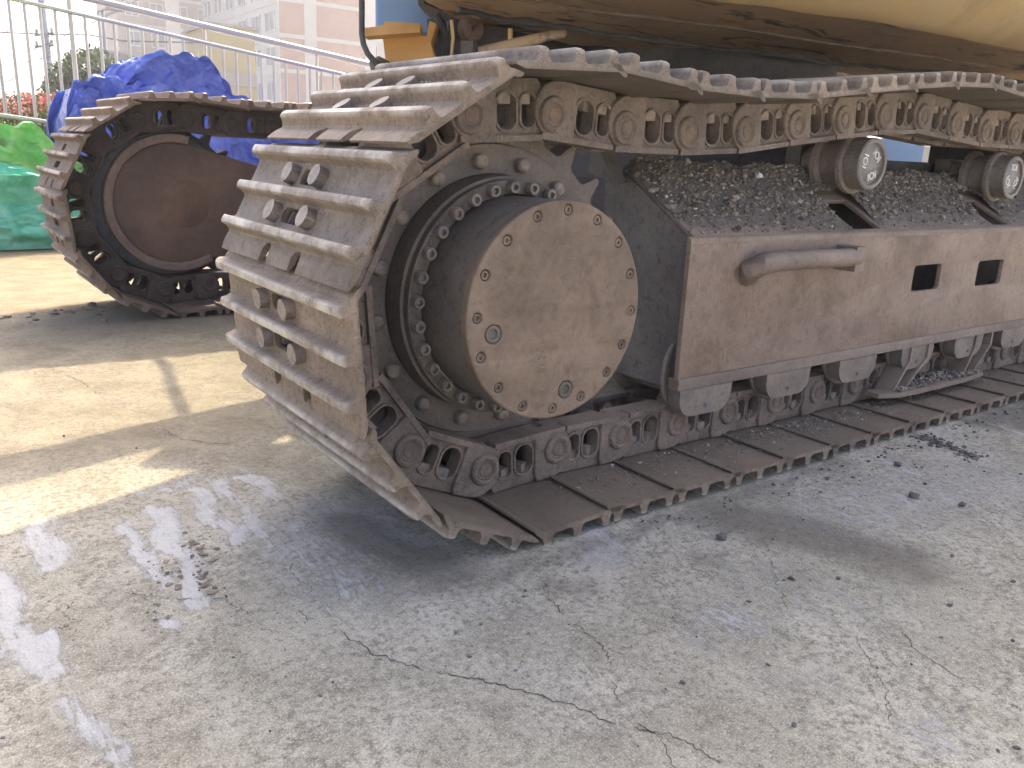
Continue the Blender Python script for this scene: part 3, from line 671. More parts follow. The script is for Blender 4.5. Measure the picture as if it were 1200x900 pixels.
# --- far track: motor guard disc and frame arm
def ellpoly(cx, cz, r_, k=48): return circ(cx, cz, r_, k)
bm = bmesh.new(); arc_o = circ(.022, .452, .280, 60, 76, 300); arc_i = circ(.022, .452, .246, 60, 76, 300); join(bm, plate([arc_o + arc_i[::-1]], .05, .004, 2), T(0, 2.315, 0)); mk('guard_ring', bm, M_ring)
bm = bmesh.new(); o_ = circ(.022, .452, .2455, 40, 74, 286) + [(.9, .27), (.9, .50), (.43, .600)]
join(bm, plate([o_], .012, .002), T(0, 2.312, 0)); mkobj('motor_guard', tomesh(bm, 'guard', 35), M_disc, EX, label='rusty teardrop guard plate over the far travel motor')
bm = bmesh.new(); lathe(bm, [(0, 2.296), (.075, 2.297), (.10, 2.3055)], 40, cx=.06, cz=.45); mk('guard_boss', bm, M_disc, 20)
bm = bmesh.new(); join(bm, plate([teeth, circ(0, 0, .2, 32)], .05, .003, 1), T(.0, YF, ZC)); mkobj('sprocket', tomesh(bm, 'sprocket', 35), M_link_far, EX, label='sprocket of the far track')
bm = bmesh.new(); lathe(bm, [(.2, YF-.1), (.29, YF-.06), (.29, YF+.03), (0, YF+.03)], 48, cz=ZC); mk('hub_drum', bm, M_black)
bm = bmesh.new(); box(bm, .55, 2.9, YF-.15, YF+.15, .22, .6); bev(bm, .02); mk('far_side_frame', bm, M_framed)

# --- middle of the undercarriage and the superstructure
bm = bmesh.new(); prism(bm, [(.62, 1.50), (.70, 2.28), (2.9, 2.28), (2.9, .165), (1.35, .165), (1.0, .5)], .45, .745, 'xy'); bev(bm, .02); mk('car_body', bm, M_black)
bm = bmesh.new()
for r0, z0, z1_ in ((.62, .75, .93), (.66, .935, 1.0), (.58, 1.002, 1.25)):
    prism(bm, circ(1.95, 1.25, r0, 48), z0, z1_, 'xy')
mk('slewing_ring', bm, M_black)
bm = bmesh.new(); box(bm, 2.60, 3.45, .165, .50, .35, .88); bev(bm, .03); mk('bright_gap_block', bm, M_black)  # black block added to close off the bright gap under the top chain
for x in (.95, 2.35):
    bm = bmesh.new(); box(bm, x, x+.4, .155, .5, .40, .70); bev(bm, .03); mk('frame_arm', bm, M_black)
BODY = [(.07, 1.18), (-.05, .70), (-.02, .30), (.25, .0), (.62, -.22), (1.1, -.32), (2.2, -.40), (3.4, -.60), (3.5, 1.0), (3.3, 2.48), (.745, 1.41)]
bm = bmesh.new(); prism(bm, BODY, 1.30, 1.72, 'xy'); bev(bm, .05, 3); mk('upper_house', bm, M_yel, label='faded yellow rear house and counterweight')
# counterweight under-skirt: pan, bevel and lip
Lb = [(.36, .93, 1.165), (.50, 1.02, 1.14), (.74, 1.14, 1.13), (.98, 1.17, 1.125), (1.29, 1.15, 1.12), (1.83, 1.08, 1.112), (2.3, .92, 1.105), (2.83, .70, 1.10), (3.1, .50, 1.10), (3.4, .3, 1.10)]
Sm = [(.18, .80, 1.165), (.24, .62, 1.15), (.40, .42, 1.14), (.60, .30, 1.13), (.86, .19, 1.125), (1.36, .06, 1.12), (1.8, .02, 1.12), (2.25, -.03, 1.115), (2.8, -.14, 1.11), (3.4, -.30, 1.11)]
Ou = [(.10, .72, 1.28), (.13, .48, 1.28), (.26, .26, 1.28), (.44, .12, 1.28), (.70, .0, 1.28), (1.25, -.14, 1.28), (1.75, -.19, 1.28), (2.2, -.25, 1.28), (2.8, -.36, 1.28), (3.4, -.50, 1.28)]
O2 = [(a[0]-.02, a[1]-.03, 1.298) for a in Ou]
def resamp(P_, k=90):
    P_ = [Vector(p) for p in P_]; out_ = []
    for i in range(k):
        t = i/(k-1)*(len(P_)-1); j = min(int(t), len(P_)-2); f_ = t-j
        p0, p1, p2, p3 = P_[max(j-1, 0)], P_[j], P_[j+1], P_[min(j+2, len(P_)-1)]
        out_.append(.5*((2*p1)+(-p0+p2)*f_+(2*p0-5*p1+4*p2-p3)*f_**2+(-p0+3*p1-3*p2+p3)*f_**3))
    return out_
def strip(rows, name, mat, thick=0.0, dent=.0, **kw):
    bm = bmesh.new(); g = [[bm.verts.new(p + Vector((0, 0, dent*noise.noise(p*5)+dent*.5*noise.noise(p*14)))) for p in r_] for r_ in rows]
    for a, c in zip(g, g[1:]):
        for i in range(len(a)-1): bm.faces.new((a[i], a[i+1], c[i+1], c[i]))
    if thick: bmesh.ops.solidify(bm, geom=bm.faces[:], thickness=thick)
    return mk(name, bm, mat, 40, **kw)
A_, B_, C_, D_ = resamp(Lb), resamp(Sm), resamp(Ou), resamp(O2)
lr = [[a.lerp(c, t/8) for a, c in zip(A_, B_)] for t in range(9)]
strip(lr, 'counterweight_pan', M_skirt, .02, .012, label='grimy brown pan under the counterweight')
B2 = [p + Vector((0, 0, -.006)) for p in B_]
lr = [[a.lerp(c, t/6) + Vector((0, 0, -.012*math.sin(PI*t/6))) for a, c in zip(B2, C_)] for t in range(7)] + [D_]
strip(lr, 'counterweight_skirt', M_yel, .02, .004, label='yellow bevelled skirt of the counterweight')
cr_ = [a.lerp(c, .42+.06*noise.noise(a*3)) + Vector((0, 0, -.022+.008*noise.noise(a*7))) for a, c in zip(A_, B_)][14:]
bm = bmesh.new(); tube(bm, cr_, [.006+.010*abs(noise.noise(p*9)) for p in cr_], 7); mk('torn_edge', bm, M_black, 50)
cr_ = [a.lerp(c, .70+.05*noise.noise(a*2)) + Vector((0, 0, -.012)) for a, c in zip(A_, B_)][20:70]
bm = bmesh.new(); tube(bm, cr_, [.003+.005*abs(noise.noise(p*13)) for p in cr_], 7); mk('torn_edge', bm, M_frame, 50)
bm = bmesh.new(); box(bm, .86, 1.5, 1.32, 2.0, .935, 1.21); bev(bm, .03); mk('bright_gap_box', bm, M_black)  # black box added to shut out the bright gap between pan and shoes
# back wall of the pan dropping to the dark machine deck
bm = bmesh.new(); prism(bm, [(.50, 1.10), (1.0, 1.25), (1.3, 1.22), (3.4, .6), (4.0, 1.9), (3.4, 2.3), (.9, 1.36)], 1.16, 1.30, 'xy'); mk('deck_underside', bm, M_black)
# crusts and brackets hanging under the deck
bm = bmesh.new(); pts_ = [(1.25, .95, 1.02), (1.6, .92, 1.03), (2.1, .85, 1.02), (2.8, .62, 1.03)]
for (a, c) in zip(pts_, pts_[1:]): tube(bm, [a, c], .018, 8)
mk('drain_pipe', bm, M_framed)
# unseen beam, arms and strut added to cast shadow strips on the concrete
bm = bmesh.new(); bs = [(.02, 1.50), (.97, 1.715), (.97, 1.935), (.30, 1.74), (.02, 1.70)]
prism(bm, bs, 1.44, 1.47, 'xy'); bev(bm, .005); mk('shadow_beam', bm, M_black)
for x, y in ((.80, 1.40), (.93, 1.44)):
    bm = bmesh.new(); tube(bm, [(x, y, 1.5), (x+.02, y+.45, 1.455)], .02, 8); mk('shadow_beam_arm', bm, M_black)
mkobj('shadow_strut', tubemesh([(.72, 1.86, 1.46), (.80, 2.2, 1.50), (.89, 2.5, 1.55), (.93, 2.8, 1.6)], .017), M_black, EX)

# --- bracket, tank, hose and lug seen above the shoes at the left rear
DB = 2.62
def quad(name, px, mat, depth, th, **kw):
    """bracket plate: an outline at its own place, with thickness away from the camera side"""
    p = [at(x, y, depth) for x, y in px]; nrm = Vector((cf.x, cf.y, 0)).normalized()*th
    bm = bmesh.new(); a = [bm.verts.new(v_) for v_ in p]; c = [bm.verts.new(v_+nrm) for v_ in p]; k = len(p)
    bm.faces.new(a); bm.faces.new(c[::-1])
    for i in range(k): bm.faces.new((a[i], a[(i+1) % k], c[(i+1) % k], c[i]))
    bmesh.ops.recalc_face_normals(bm, faces=bm.faces); bev(bm, .004, 2, 40); return mk(name, bm, mat, 35, **kw)
quad('rear_bracket', [(447, 40), (500, 42), (503, 24), (512, 28), (505, 50), (508, 62), (516, 74), (516, 95), (452, 95), (452, 76), (449, 50)], M_orange, DB, .10, label='faded orange rear bracket above the shoes')
quad('bracket_ledge', [(425, 33), (450, 29), (450, 25), (493, 27), (492, 38), (463, 40), (425, 43)], M_orange, DB-.09, .085)
quad('hose_clamp_plate', [(500, 22), (522, 22), (526, 60), (524, 90), (512, 90), (504, 66)], M_black, DB+.13, .03)
quad('lug_plate', [(526, 22), (586, 32), (600, 34), (592, 52), (560, 70), (524, 92), (520, 60)], M_framed, DB+.20, .05)
for i, (pp, rr_) in enumerate((([(513, 18, 2.70), (520, 40, 2.70), (523, 62, 2.72), (522, 92, 2.72)], .016), ([(529, 24, 2.68), (531, 45, 2.68), (529, 66, 2.69), (529, 90, 2.70)], .006))):
    mkobj('hydraulic_hose', tubemesh([at(*p) for p in pp], rr_, 10), M_hose if i == 0 else M_yel, EX)
mkobj('steel_hose', tubemesh([at(*p) for p in ((423, -60, 2.5), (424, -20, 2.5), (424, 20, 2.5), (424, 40, 2.5), (426, 52, 2.5), (431, 63, 2.5), (440, 73, 2.52), (452, 82, 2.54))], .0088, 10), M_hose, EX, label='thin dark tube bent under the orange bracket')
mkobj('hose_knot', tubemesh([at(*p) for p in ((434, 78, 2.56), (444, 76, 2.56), (456, 79, 2.58))], [.016, .026, .018], 8), M_clod, EX)
lc = at(552, 34, DB+.13); bm = bmesh.new(); lathe(bm, [(.012, -.0), (.012, -.022), (.034, -.022), (.040, -.016), (.040, .02)], 24)
mk('pivot_boss', bm, M_frame, 35, M=T(*lc))
bm = bmesh.new(); box(bm, -.022, .022, -.02, .02, -.018, .018); bev(bm, .005, 2); mk('square_nut', bm, M_framed, M=T(*at(550, 56, DB-.03)) @ Matrix.Rotation(.6, 4, 'Z'))
mkobj('brace_bar', tubemesh([at(560, 62, DB+.0), at(600, 52, DB+.05), at(660, 38, DB+.15)], .017, 8), M_skirt, EX)
mkobj('brace_stub', tubemesh([at(598, 34, DB+.1), at(598, 50, DB+.1)], .008, 8), M_yel, EX)
bm = bmesh.new(); c_ = at(482, 5, 3.1); lathe(bm, [(0, -.0)], 3) if False else None
prism(bm, rrect(-.13, .09, -.05, .05, .03, 4), -.05, .35, 'xy'); mk('blue_tank', bm, M_blue, 35, M=T(*at(482, 22, 3.1)) @ Matrix.Rotation(-.63, 4, 'Z'))
quad('counterweight_corner', [(487, -30), (490, 6), (497, 14), (505, 20), (560, 30), (620, 36), (640, 0), (640, -30)], M_framed, 2.86, .05)

# ------------------------------------------------------------------ things lying beyond the tracks
def drape(name, mat, x0_, x1_, y0_, y1_, hf, amp, seed, nu=190, nv=130, fold=(9, 6), **kw):
    """a sheet thrown over a heap: height hf(x, s), s running from the front hem over the top to the back hem"""
    rl = np.random.RandomState(int(seed*10)); lats = []
    for k in range(4): lats.append(rl.uniform(-1, 1, (fold[0]*2**k+3, fold[1]*2**k+3)))
    def lat(u, s, k):
        Lk = lats[k]; ph = .35*noise.noise(Vector((u*4, s*4, seed+k))); a_ = min(max(u+ph*.12, 0), .999)*(Lk.shape[0]-1.001); b2 = min(max(s+ph*.2, 0), .999)*(Lk.shape[1]-1.001)
        i0, j0 = int(a_), int(b2); fx, fy = a_-i0, b2-j0; A0, B0, C0, D0 = Lk[i0, j0], Lk[i0+1, j0], Lk[i0, j0+1], Lk[i0+1, j0+1]
        if fx+fy < 1: return A0+(B0-A0)*fx+(C0-A0)*fy
        return D0+(C0-D0)*(1-fx)+(B0-D0)*(1-fy)
    bm = bmesh.new(); g = []
    for i in range(nu):
        row = []; u = i/(nu-1); x = x0_+(x1_-x0_)*u
        for j in range(nv):
            s = j/(nv-1); H = hf(x)
            # section: up the front face, over the top, down the back
            if s < .42: t = s/.42; y = y0_+.06*(1-math.cos(t*PI/2)); z = H*math.sin(t*PI/2)**.9
            elif s < .62: t = (s-.42)/.2; y = y0_+.06+(y1_-y0_-.12)*t; z = H*(1+.02*math.sin(t*PI))
            else: t = (s-.62)/.38; y = y1_-.06+.06*math.sin(t*PI/2); z = H*math.cos(t*PI/2)**.9
            d = lat(u, s, 0)*1.0 + lat(u, s, 1)*.65 + lat(u, s, 2)*.42 + lat(u, s, 3)*.2
            d2 = noise.noise(Vector((x*2.3+seed, y*2, z*2)))
            edge = min(1, z/.08+.15)
            row.append(bm.verts.new((x+amp*.5*d2*edge, y-amp*d*edge*.7+amp*d2, max(.004, z+amp*.6*d*min(1, z/.2)))))
        g.append(row)
    for a, c in zip(g, g[1:]):
        for j in range(nv-1): bm.faces.new((a[j], a[j+1], c[j+1], c[j]))
    for row in (g[0], g[-1]):
        cen = bm.verts.new((row[0].co.x, (y0_+y1_)/2, 0))
        for a, c in zip(row, row[1:]): bm.faces.new((a, c, cen))
    return mkobj(name, tomesh(bm, name, 60), mat, **kw)
def cloth(name, c1, c2, rough=.27, sc=4, spec=.5):
    mt_, n_, b_ = nodes(name); v_ = coords(n_, False); x_ = noi(n_, v_, sc, 6, .6, .8)
    L(n_, mix(n_, ramp(n_, x_, [(.38, 0.), (.62, 1.)]), c1, c2), b_.inputs['Base Color']); b_.inputs['Roughness'].default_value = rough
    b_.inputs['Specular IOR Level'].default_value = spec
    tr_ = nn(n_, 'ShaderNodeBsdfTranslucent'); tr_.inputs[0].default_value = (*c2, 1); mx_ = nn(n_, 'ShaderNodeMixShader'); mx_.inputs[0].default_value = .16
    L(n_, b_.outputs[0], mx_.inputs[1]); L(n_, tr_.outputs[0], mx_.inputs[2]); L(n_, mx_.outputs[0], n_.nodes['Material Output'].inputs[0])
    wv = nn(n_, 'ShaderNodeMix'); wv.data_type = 'VECTOR'; wv.inputs[0].default_value = .12; nz_ = nn(n_, 'ShaderNodeTexNoise', Scale=3.0); L(n_, v_, nz_.inputs['Vector']); L(n_, v_, wv.inputs[4]); L(n_, nz_.outputs['Color'], wv.inputs[5])
    hs = None
    for sc_, am_ in ((5.0, 1.0), (11.0, .5), (26.0, .22)):
        vr = nn(n_, 'ShaderNodeTexVoronoi', Scale=sc_); vr.feature = 'F1'; L(n_, wv.outputs[1], vr.inputs['Vector']); t_ = mth(n_, 'MULTIPLY', vr.outputs['Distance'], am_); hs = t_ if hs is None else mth(n_, 'ADD', hs, t_)
    bump(n_, b_, hs, .9, .05); return mt_
M_bt = cloth('blue tarpaulin', (.055, .10, .48), (.10, .17, .60)); M_gt = cloth('green plastic sheet', (.16, .46, .12), (.34, .58, .22), .4); M_tl = cloth('teal netting', (.07, .42, .28), (.20, .58, .45), .45)
def interp(pts):
    a = [p[0] for p in pts]; c = [p[1] for p in pts]; return lambda x: float(np.interp(x, a, c))
BTH = interp([(.10, .80), (.16, 1.0), (.24, 1.06), (.36, 1.10), (.50, 1.10), (.62, 1.20), (.74, 1.27), (.86, 1.25), (1.12, 1.27), (1.22, 1.20), (1.42, 1.0), (1.6, .92), (2.9, .85)])
drape('blue_tarpaulin', M_bt, .10, 2.9, 5.25, 6.0, BTH, .15, 3.1, label='shiny blue tarpaulin thrown over a heap behind the far track', category='tarpaulin')
drape('green_sheet', M_gt, -2.4, .30, 5.0, 5.75, interp([(-2.4, .6), (-.5, .74), (-.15, .72), (.05, .60), (.3, .4)]),   .095, 8.3, fold=(11, 8), label='crumpled light green plastic sheet on the heap by the fence', category='tarpaulin')
drape('teal_netting', M_tl, -2.4, .22, 4.62, 5.1, interp([(-2.4, .45), (-.45, .46), (-.2, .44), (.05, .36), (.22, .2)]), .085, 1.7, fold=(3, 12), label='teal green dust netting folded in layers on the ground', category='netting')

# light things glimpsed under the top chain beyond the machine
yw = math.atan2(cr.y, cr.x); q_ = at(1030, 190, 5.3)
bm = bmesh.new(); box(bm, 0, .27, 0, .4, 0, .90); bev(bm, .012); mk('blue_crate', bm, M_blue, 35, None, T(q_.x, q_.y, 0) @ Matrix.Rotation(yw, 4, 'Z'), label='light blue box glimpsed under the top chain right of the first carrier roller', category='box')
q_ = at(1053, 190, 5.9)
bm = bmesh.new(); box(bm, 0, .24, 0, .4, 0, .88); bev(bm, .012); mk('white_crate', bm, M_white, 35, None, T(q_.x, q_.y, 0) @ Matrix.Rotation(yw, 4, 'Z'), label='white box glimpsed beside the light blue box under the chain', category='box')

# ------------------------------------------------------------------ ramp fence
FX = empty('ramp_railing', at(80, 150, 6.7), label='stainless steel railing of a sloping ramp, with thin upright bars', category='railing')
Minv = T(*(-FX.location))
def fpar(px): return 6.5 + (px-20)/365*1.15
def rail(pts, r_, name='rail'): mkobj(name, tubemesh([at(x, y, fpar(x)) - FX.location for x, y in pts], r_, 12), M_steelrail, FX)
def topy_(px): return (px-110)*.2345
def midy_(px): return (px-20)*.2285
def boty_(px): return 135+.146*px
rail([(-60, topy_(-60)), (110, topy_(110)), (470, topy_(470))], .027, 'top_rail'); rail([(-60, midy_(-60)), (470, midy_(470))], .016, 'middle_rail'); rail([(-60, boty_(-60)), (470, boty_(470))], .017, 'bottom_rail')
dirv = (at(385, 85, fpar(385))-at(20, 0, fpar(20))); 
def pxstep(px): return 18.2-(px-20)*.0128
px = -28.
nb = 0
posts = (80, 239, 371)
while px < 460:
    if min(abs(px-p) for p in posts) > 5:
        a = at(px, midy_(px), fpar(px)); d_ = at(px, boty_(px), fpar(px)); bot = Vector((a.x, a.y, d_.z))
        mkobj('baluster', tubemesh([a-FX.location, bot-FX.location], .0125, 8), M_steelrail, FX)
    px += pxstep(px)
for px in posts:
    a = at(px, topy_(px), fpar(px)); d_ = at(px, boty_(px), fpar(px))
    mkobj('post', tubemesh([a-FX.location, Vector((a.x, a.y, d_.z-.25))-FX.location], .019 if px == 80 else .014, 10), M_steelrail, FX)

# planting bed wall behind the sheets carrying the hedge
M_bed = simple('concrete kerb wall', (.36, .33, .29), .85, 0, 5, .15)
bm = bmesh.new(); a, c = at(-260, 150, 6.5), at(520, 150, 8.2); d_ = (c-a); d_.z = 0; d_.normalize(); nrm = Vector((-d_.y, d_.x, 0)); o_ = Vector((a.x, a.y, 0))+nrm*.10
Lw = (Vector((c.x, c.y, 0))-Vector((a.x, a.y, 0))).length
Mw = Matrix((Vector((d_.x, d_.y, 0)), nrm, Vector((0, 0, 1)))).transposed().to_4x4(); Mw.translation = o_
box(bm, 0, Lw, 0, 9.0, -.2, .42); mkobj('raised_bed', tomesh(bm), M_bed, None, Mw, label='low concrete wall of the raised planting bed behind the railing', category='wall')

# foliage made of many small leaves
def leaves(blobs, count, size, seed, squeeze=1.0):
    rs = np.random.RandomState(seed); V = np.zeros((count*4, 3)); k = 0; wts = np.array([b_[3]**2 for b_ in blobs]); wts /= wts.sum(); ch = rs.choice(len(blobs), count, p=wts)
    for i in range(count):
        cx, cy, cz, r_ = blobs[ch[i]]; d = rs.normal(size=3); d /= np.linalg.norm(d); rad = r_*(.55+.5*rs.rand()**.6)
        p = np.array((cx, cy, cz))+d*rad*np.array((1, 1, squeeze)); a = rs.normal(size=3); a /= np.linalg.norm(a); b_ = np.cross(a, rs.normal(size=3)); b_ /= np.linalg.norm(b_)+1e-9
        s = size*(.6+.8*rs.rand()); V[k:k+4] = (p-a*s, p+b_*s*.45, p+a*s, p-b_*s*.45); k += 4
    me_ = bpy.data.meshes.new('leaves'); me_.from_pydata(V.tolist(), [], np.arange(count*4).reshape(-1, 4).tolist()); return me_
def leafmat(name, stops):
    mt_, n_, b_ = nodes(name); g = nn(n_, 'ShaderNodeNewGeometry'); L(n_, ramp(n_, g.outputs['Random Per Island'], stops), b_.inputs['Base Color']); b_.inputs['Roughness'].default_value = .55
    tr = nn(n_, 'ShaderNodeBsdfTranslucent'); L(n_, ramp(n_, g.outputs['Random Per Island'], stops), tr.inputs[0]); mx = nn(n_, 'ShaderNodeMixShader'); mx.inputs[0].default_value = .3
    L(n_, b_.outputs[0], mx.inputs[1]); L(n_, tr.outputs[0], mx.inputs[2]); L(n_, mx.outputs[0], n_.nodes['Material Output'].inputs[0]); return mt_
M_leaf = leafmat('dark evergreen leaves', [(0, (.03, .05, .03)), (.5, (.055, .085, .045)), (1, (.11, .14, .07))])
M_red = leafmat('red tipped leaves', [(0, (.03, .06, .02)), (.40, (.07, .11, .04)), (.52, (.34, .05, .06)), (.85, (.46, .11, .11)), (1, (.6, .42, .33))])
M_hed = leafmat('green hedge leaves', [(0, (.03, .06, .02)), (.6, (.08, .12, .04)), (1, (.18, .22, .09))])
M_bark = simple('brown bark', (.10, .075, .055), .9, 0, 10, .3, .5)
def shrub(name, mat, blobs, count, size, trunk, rad, seed, **kw):
    r_ = empty(name, trunk[0], **kw); o0 = Vector(trunk[0])
    me_ = leaves([(b_[0]-o0.x, b_[1]-o0.y, b_[2]-o0.z, b_[3]) for b_ in blobs], count, size, seed); mkobj('crown', me_, mat, r_)
    bm = bmesh.new(); tube(bm, [Vector(p)-o0 for p in trunk], [rad*(1-.6*i/(len(trunk)-1)) for i in range(len(trunk))], 8)
    for b_ in blobs[:6]: tube(bm, [Vector(trunk[-1])-o0 - Vector((0, 0, .2)), Vector(b_[:3])-o0], [rad*.4, rad*.12], 6)
    mkobj('trunk', tomesh(bm, 'trunk', 50), M_bark, r_)
rs = random.Random(5)
def blobline(px0, px1, py, dep, r_, k, jit=.6):
    out_ = []
    for i in range(k):
        t = (i+.5)/k; p = at(px0+(px1-px0)*t, py+rs.uniform(-4, 4), dep+rs.uniform(-jit, jit)); out_.append((p.x, p.y, p.z, r_*rs.uniform(.75, 1.2)))
    return out_
# red tipped hedge just behind the railing, in three bushes
for i, (a, c, py, lab) in enumerate(((-70, 12, 134, 'red tipped hedge bush behind the railing, leftmost of three'), (8, 56, 133, 'red tipped hedge bush behind the railing, middle of three'), (50, 100, 134, 'red tipped hedge bush behind the railing beside the blue tarpaulin'))):
    bl = blobline(a, c, py, 7.6, .17, 7, .25) + blobline(a, c, py+16, 7.4, .20, 6, .2)
    g0 = at((a+c)/2, 150, 7.6); shrub('hedge_bush', M_red if i != 0 else M_red, bl, 2600, .022, [(g0.x, g0.y, .42), (g0.x, g0.y, .8)], .03, 20+i, label=lab, category='bush', group='hedge behind the railing')
bl = blobline(-60, 120, 158, 7.15, .18, 14, .12); g0 = at(20, 150, 7.1)
shrub('low_hedge', M_hed, bl, 4200, .020, [(g0.x, g0.y, .42), (g0.x, g0.y, .6)], .02, 31, label='low green hedge at the foot of the railing above the green sheet', category='hedge')
# dark bushy tree and its neighbours
bl = []
for px_, py_, r_ in ((75, 112, .45), (92, 100, .55), (108, 92, .6), (125, 100, .5), (140, 108, .45), (98, 120, .6), (120, 122, .6), (68, 128, .4), (140, 128, .5), (105, 84, .35)):
    p = at(px_, py_, 17+rs.uniform(-.6, .6)); bl.append((p.x, p.y, p.z, r_))
g0 = at(104, 160, 17); shrub('evergreen_tree', M_leaf, bl, 9000, .07, [(g0.x, g0.y, 0), (g0.x+.05, g0.y, .7), (g0.x, g0.y, 1.3)], .12, 40, label='dark bushy evergreen tree behind the railing', category='tree')
bl = [tuple(at(px_, 132, 40+rs.uniform(-2, 2))) + (rs.uniform(.5, .9),) for px_ in range(-150, 60, 12)]
g0 = at(10, 160, 40); shrub('distant_treeline', M_hed, bl, 3500, .14, [(g0.x, g0.y, 0), (g0.x, g0.y, 1.2)], .12, 41, label='hazy row of low trees far beyond the railing', category='trees')

# ------------------------------------------------------------------ buildings
M_wh = simple('white render', (.30, .335, .38), .8, 0, .5, .06, 0); M_bk = simple('pink brick facing', (.22, .095, .072), .85, 0, 1.5, .12, 0); M_bk2 = simple('brown brick facing', (.17, .13, .125), .85, 0, 1, .15, 0)
M_gl = simple('window glass', (.04, .09, .17), .12, 0, 1, .15, 0); M_gry = simple('grey render', (.23, .26, .31), .8, 0, .7, .1, 0); M_pyl = simple('pale yellow render', (.38, .34, .22), .8, 0, 1, .08, 0)
M_trim = simple('pale trim', (.33, .32, .32), .8, 0, 1, .05, 0)
def building(name, p0, dirang, Lx, Ly, z0, z1_, mat, wins=(), bands=(), mat2=None, **kw):
    """box building: origin corner p0, x axis along dirang; windows = list of (face, u0, u1, z0, z1)"""
    Mb = T(p0.x, p0.y, 0) @ Matrix.Rotation(dirang, 4, 'Z'); r_ = empty(name, (0, 0, 0), **kw); r_.matrix_basis = Mb
    bm = bmesh.new(); box(bm, 0, Lx, 0, Ly, z0, z1_); mkobj('wall', tomesh(bm), mat, r_)
    if mat2: bm = bmesh.new(); box(bm, -.06, -.003, -.06, Ly, z0, z1_+.1); mkobj('side_wall', tomesh(bm), mat2, r_)
    ov = .25 if Lx > 5 else .06
    bm = bmesh.new(); box(bm, -ov, Lx+ov, -ov, Ly+ov, z1_, z1_+ov*1.4); mkobj('roof', tomesh(bm), M_trim, r_)
    cache = {}
    for fc, u0, u1, a, c in wins:
        bm = bmesh.new(); ww, hh_ = u1-u0, c-a
        box(bm, 0, ww, -.10, -.004, 0, .12); box(bm, 0, ww, -.10, -.004, hh_-.12, hh_); box(bm, 0, .12, -.10, -.004, .12, hh_-.12); box(bm, ww-.12, ww, -.10, -.004, .12, hh_-.12); box(bm, ww/2-.05, ww/2+.05, -.09, -.004, .12, hh_-.12)
        Mf = T(u0, 0, a) if fc == 'x' else Matrix.Rotation(-PI/2, 4, 'Z') @ T(-u1, 0, a)
        if mat2 and fc == 'y': Mf = T(-.062, 0, 0) @ Mf
        f_ = mkobj('window', tomesh(bm), M_trim, r_, Mf); bm = bmesh.new(); box(bm, .12, ww-.12, -.03, -.006, .12, hh_-.12); mkobj('pane', tomesh(bm), M_gl, f_)
    for fc, z in bands:
        bm = bmesh.new()
        if fc == 'x': box(bm, 0, Lx, -.08, -.003, z, z+.35)
        else: box(bm, -.16, -.063, 0, Ly, z, z+.35)
        mkobj('ledge', tomesh(bm), M_trim, r_)
    return r_
def hdir(px): v_ = cf + cr*((px-600)/979.5); return math.atan2(v_.y, v_.x)
# white block with brick end: corner at px 331
cor = at(331, 160, 80); left = hdir(-60); right = left-PI/2
# local x runs from the corner along the receding white face; local +y runs along the brick face reversed
wins = []
FH = 3.1
for fl in range(7):
    for k in range(9): wins.append(('y', .8+k*4.1, 3.6+k*4.1, 1.4+fl*FH, 3.2+fl*FH))
bw = [('x', .5, 1.0, 1, 2)]
# the white face is the local y face here, so turn the box so that its y axis recedes
b1 = building('apartment_block', cor, left-PI/2, 9.8, 42, 0, 25, M_bk, wins, [('x', 3.9+FH*i) for i in range(6)] + [('y', 3.7+FH*i) for i in range(6)], M_wh, label='white apartment block with blue windows and a pink brick end wall', category='building')
bm = bmesh.new(); box(bm, 2.4, 3.6, -.12, -.004, 0, 25); mkobj('pilaster', tomesh(bm), M_trim, b1); bm = bmesh.new(); box(bm, 8.6, 9.75, -.12, -.004, 0, 25); mkobj('pilaster', tomesh(bm), M_trim, b1)
p = at(388, 160, 100); wins = [('x', 1.2+k*2.9, 3.2+k*2.9, .9+f_*3.2, 2.8+f_*3.2) for f_ in range(7) for k in range(8)]
building('pale_office_block', p, left-PI/2, 26, 10, 0, 26, M_gry, wins, [('x', 3.2*i+3.1) for i in range(7)], None, label='pale blue grey office block right of the pink brick wall', category='building')
wins = [('x', .8+k*2.6, 2.3+k*2.6, 1+f_*3.1, 2.6+f_*3.1) for f_ in range(7) for k in range(5)]
building('brown_flats', at(148, 160, 95), left-PI/2, 14, 12, 0, 26, M_bk2, wins, [('x', 3.1*i+3) for i in range(7)], None, label='hazy brown brick flats left of the white apartment block', category='building')
p = at(206, 160, 70); building('white_tower', p, left-PI/2, .9, .9, 0, 22, M_trim, label='slim white shaft standing in front of the brown flats', category='tower')
p = at(117, 160, 26); building('grey_shed', p, left-PI/2, 2.6, 4, 0, 3.1, M_gry, [('x', .5, 1.3, 1.2, 2.2)], [('x', 2.4)], label='low grey building behind the evergreen tree', category='building')
p = at(252, 160, 24); building('yellow_gatehouse', p, left-PI/2, 1.25, 2.5, 0, 3.75, M_pyl, [('x', .15, .5, .9, 1.7), ('x', .7, 1.1, .9, 1.7)], [('x', 2.2)], label='small pale yellow building in front of the white apartment block', category='building')

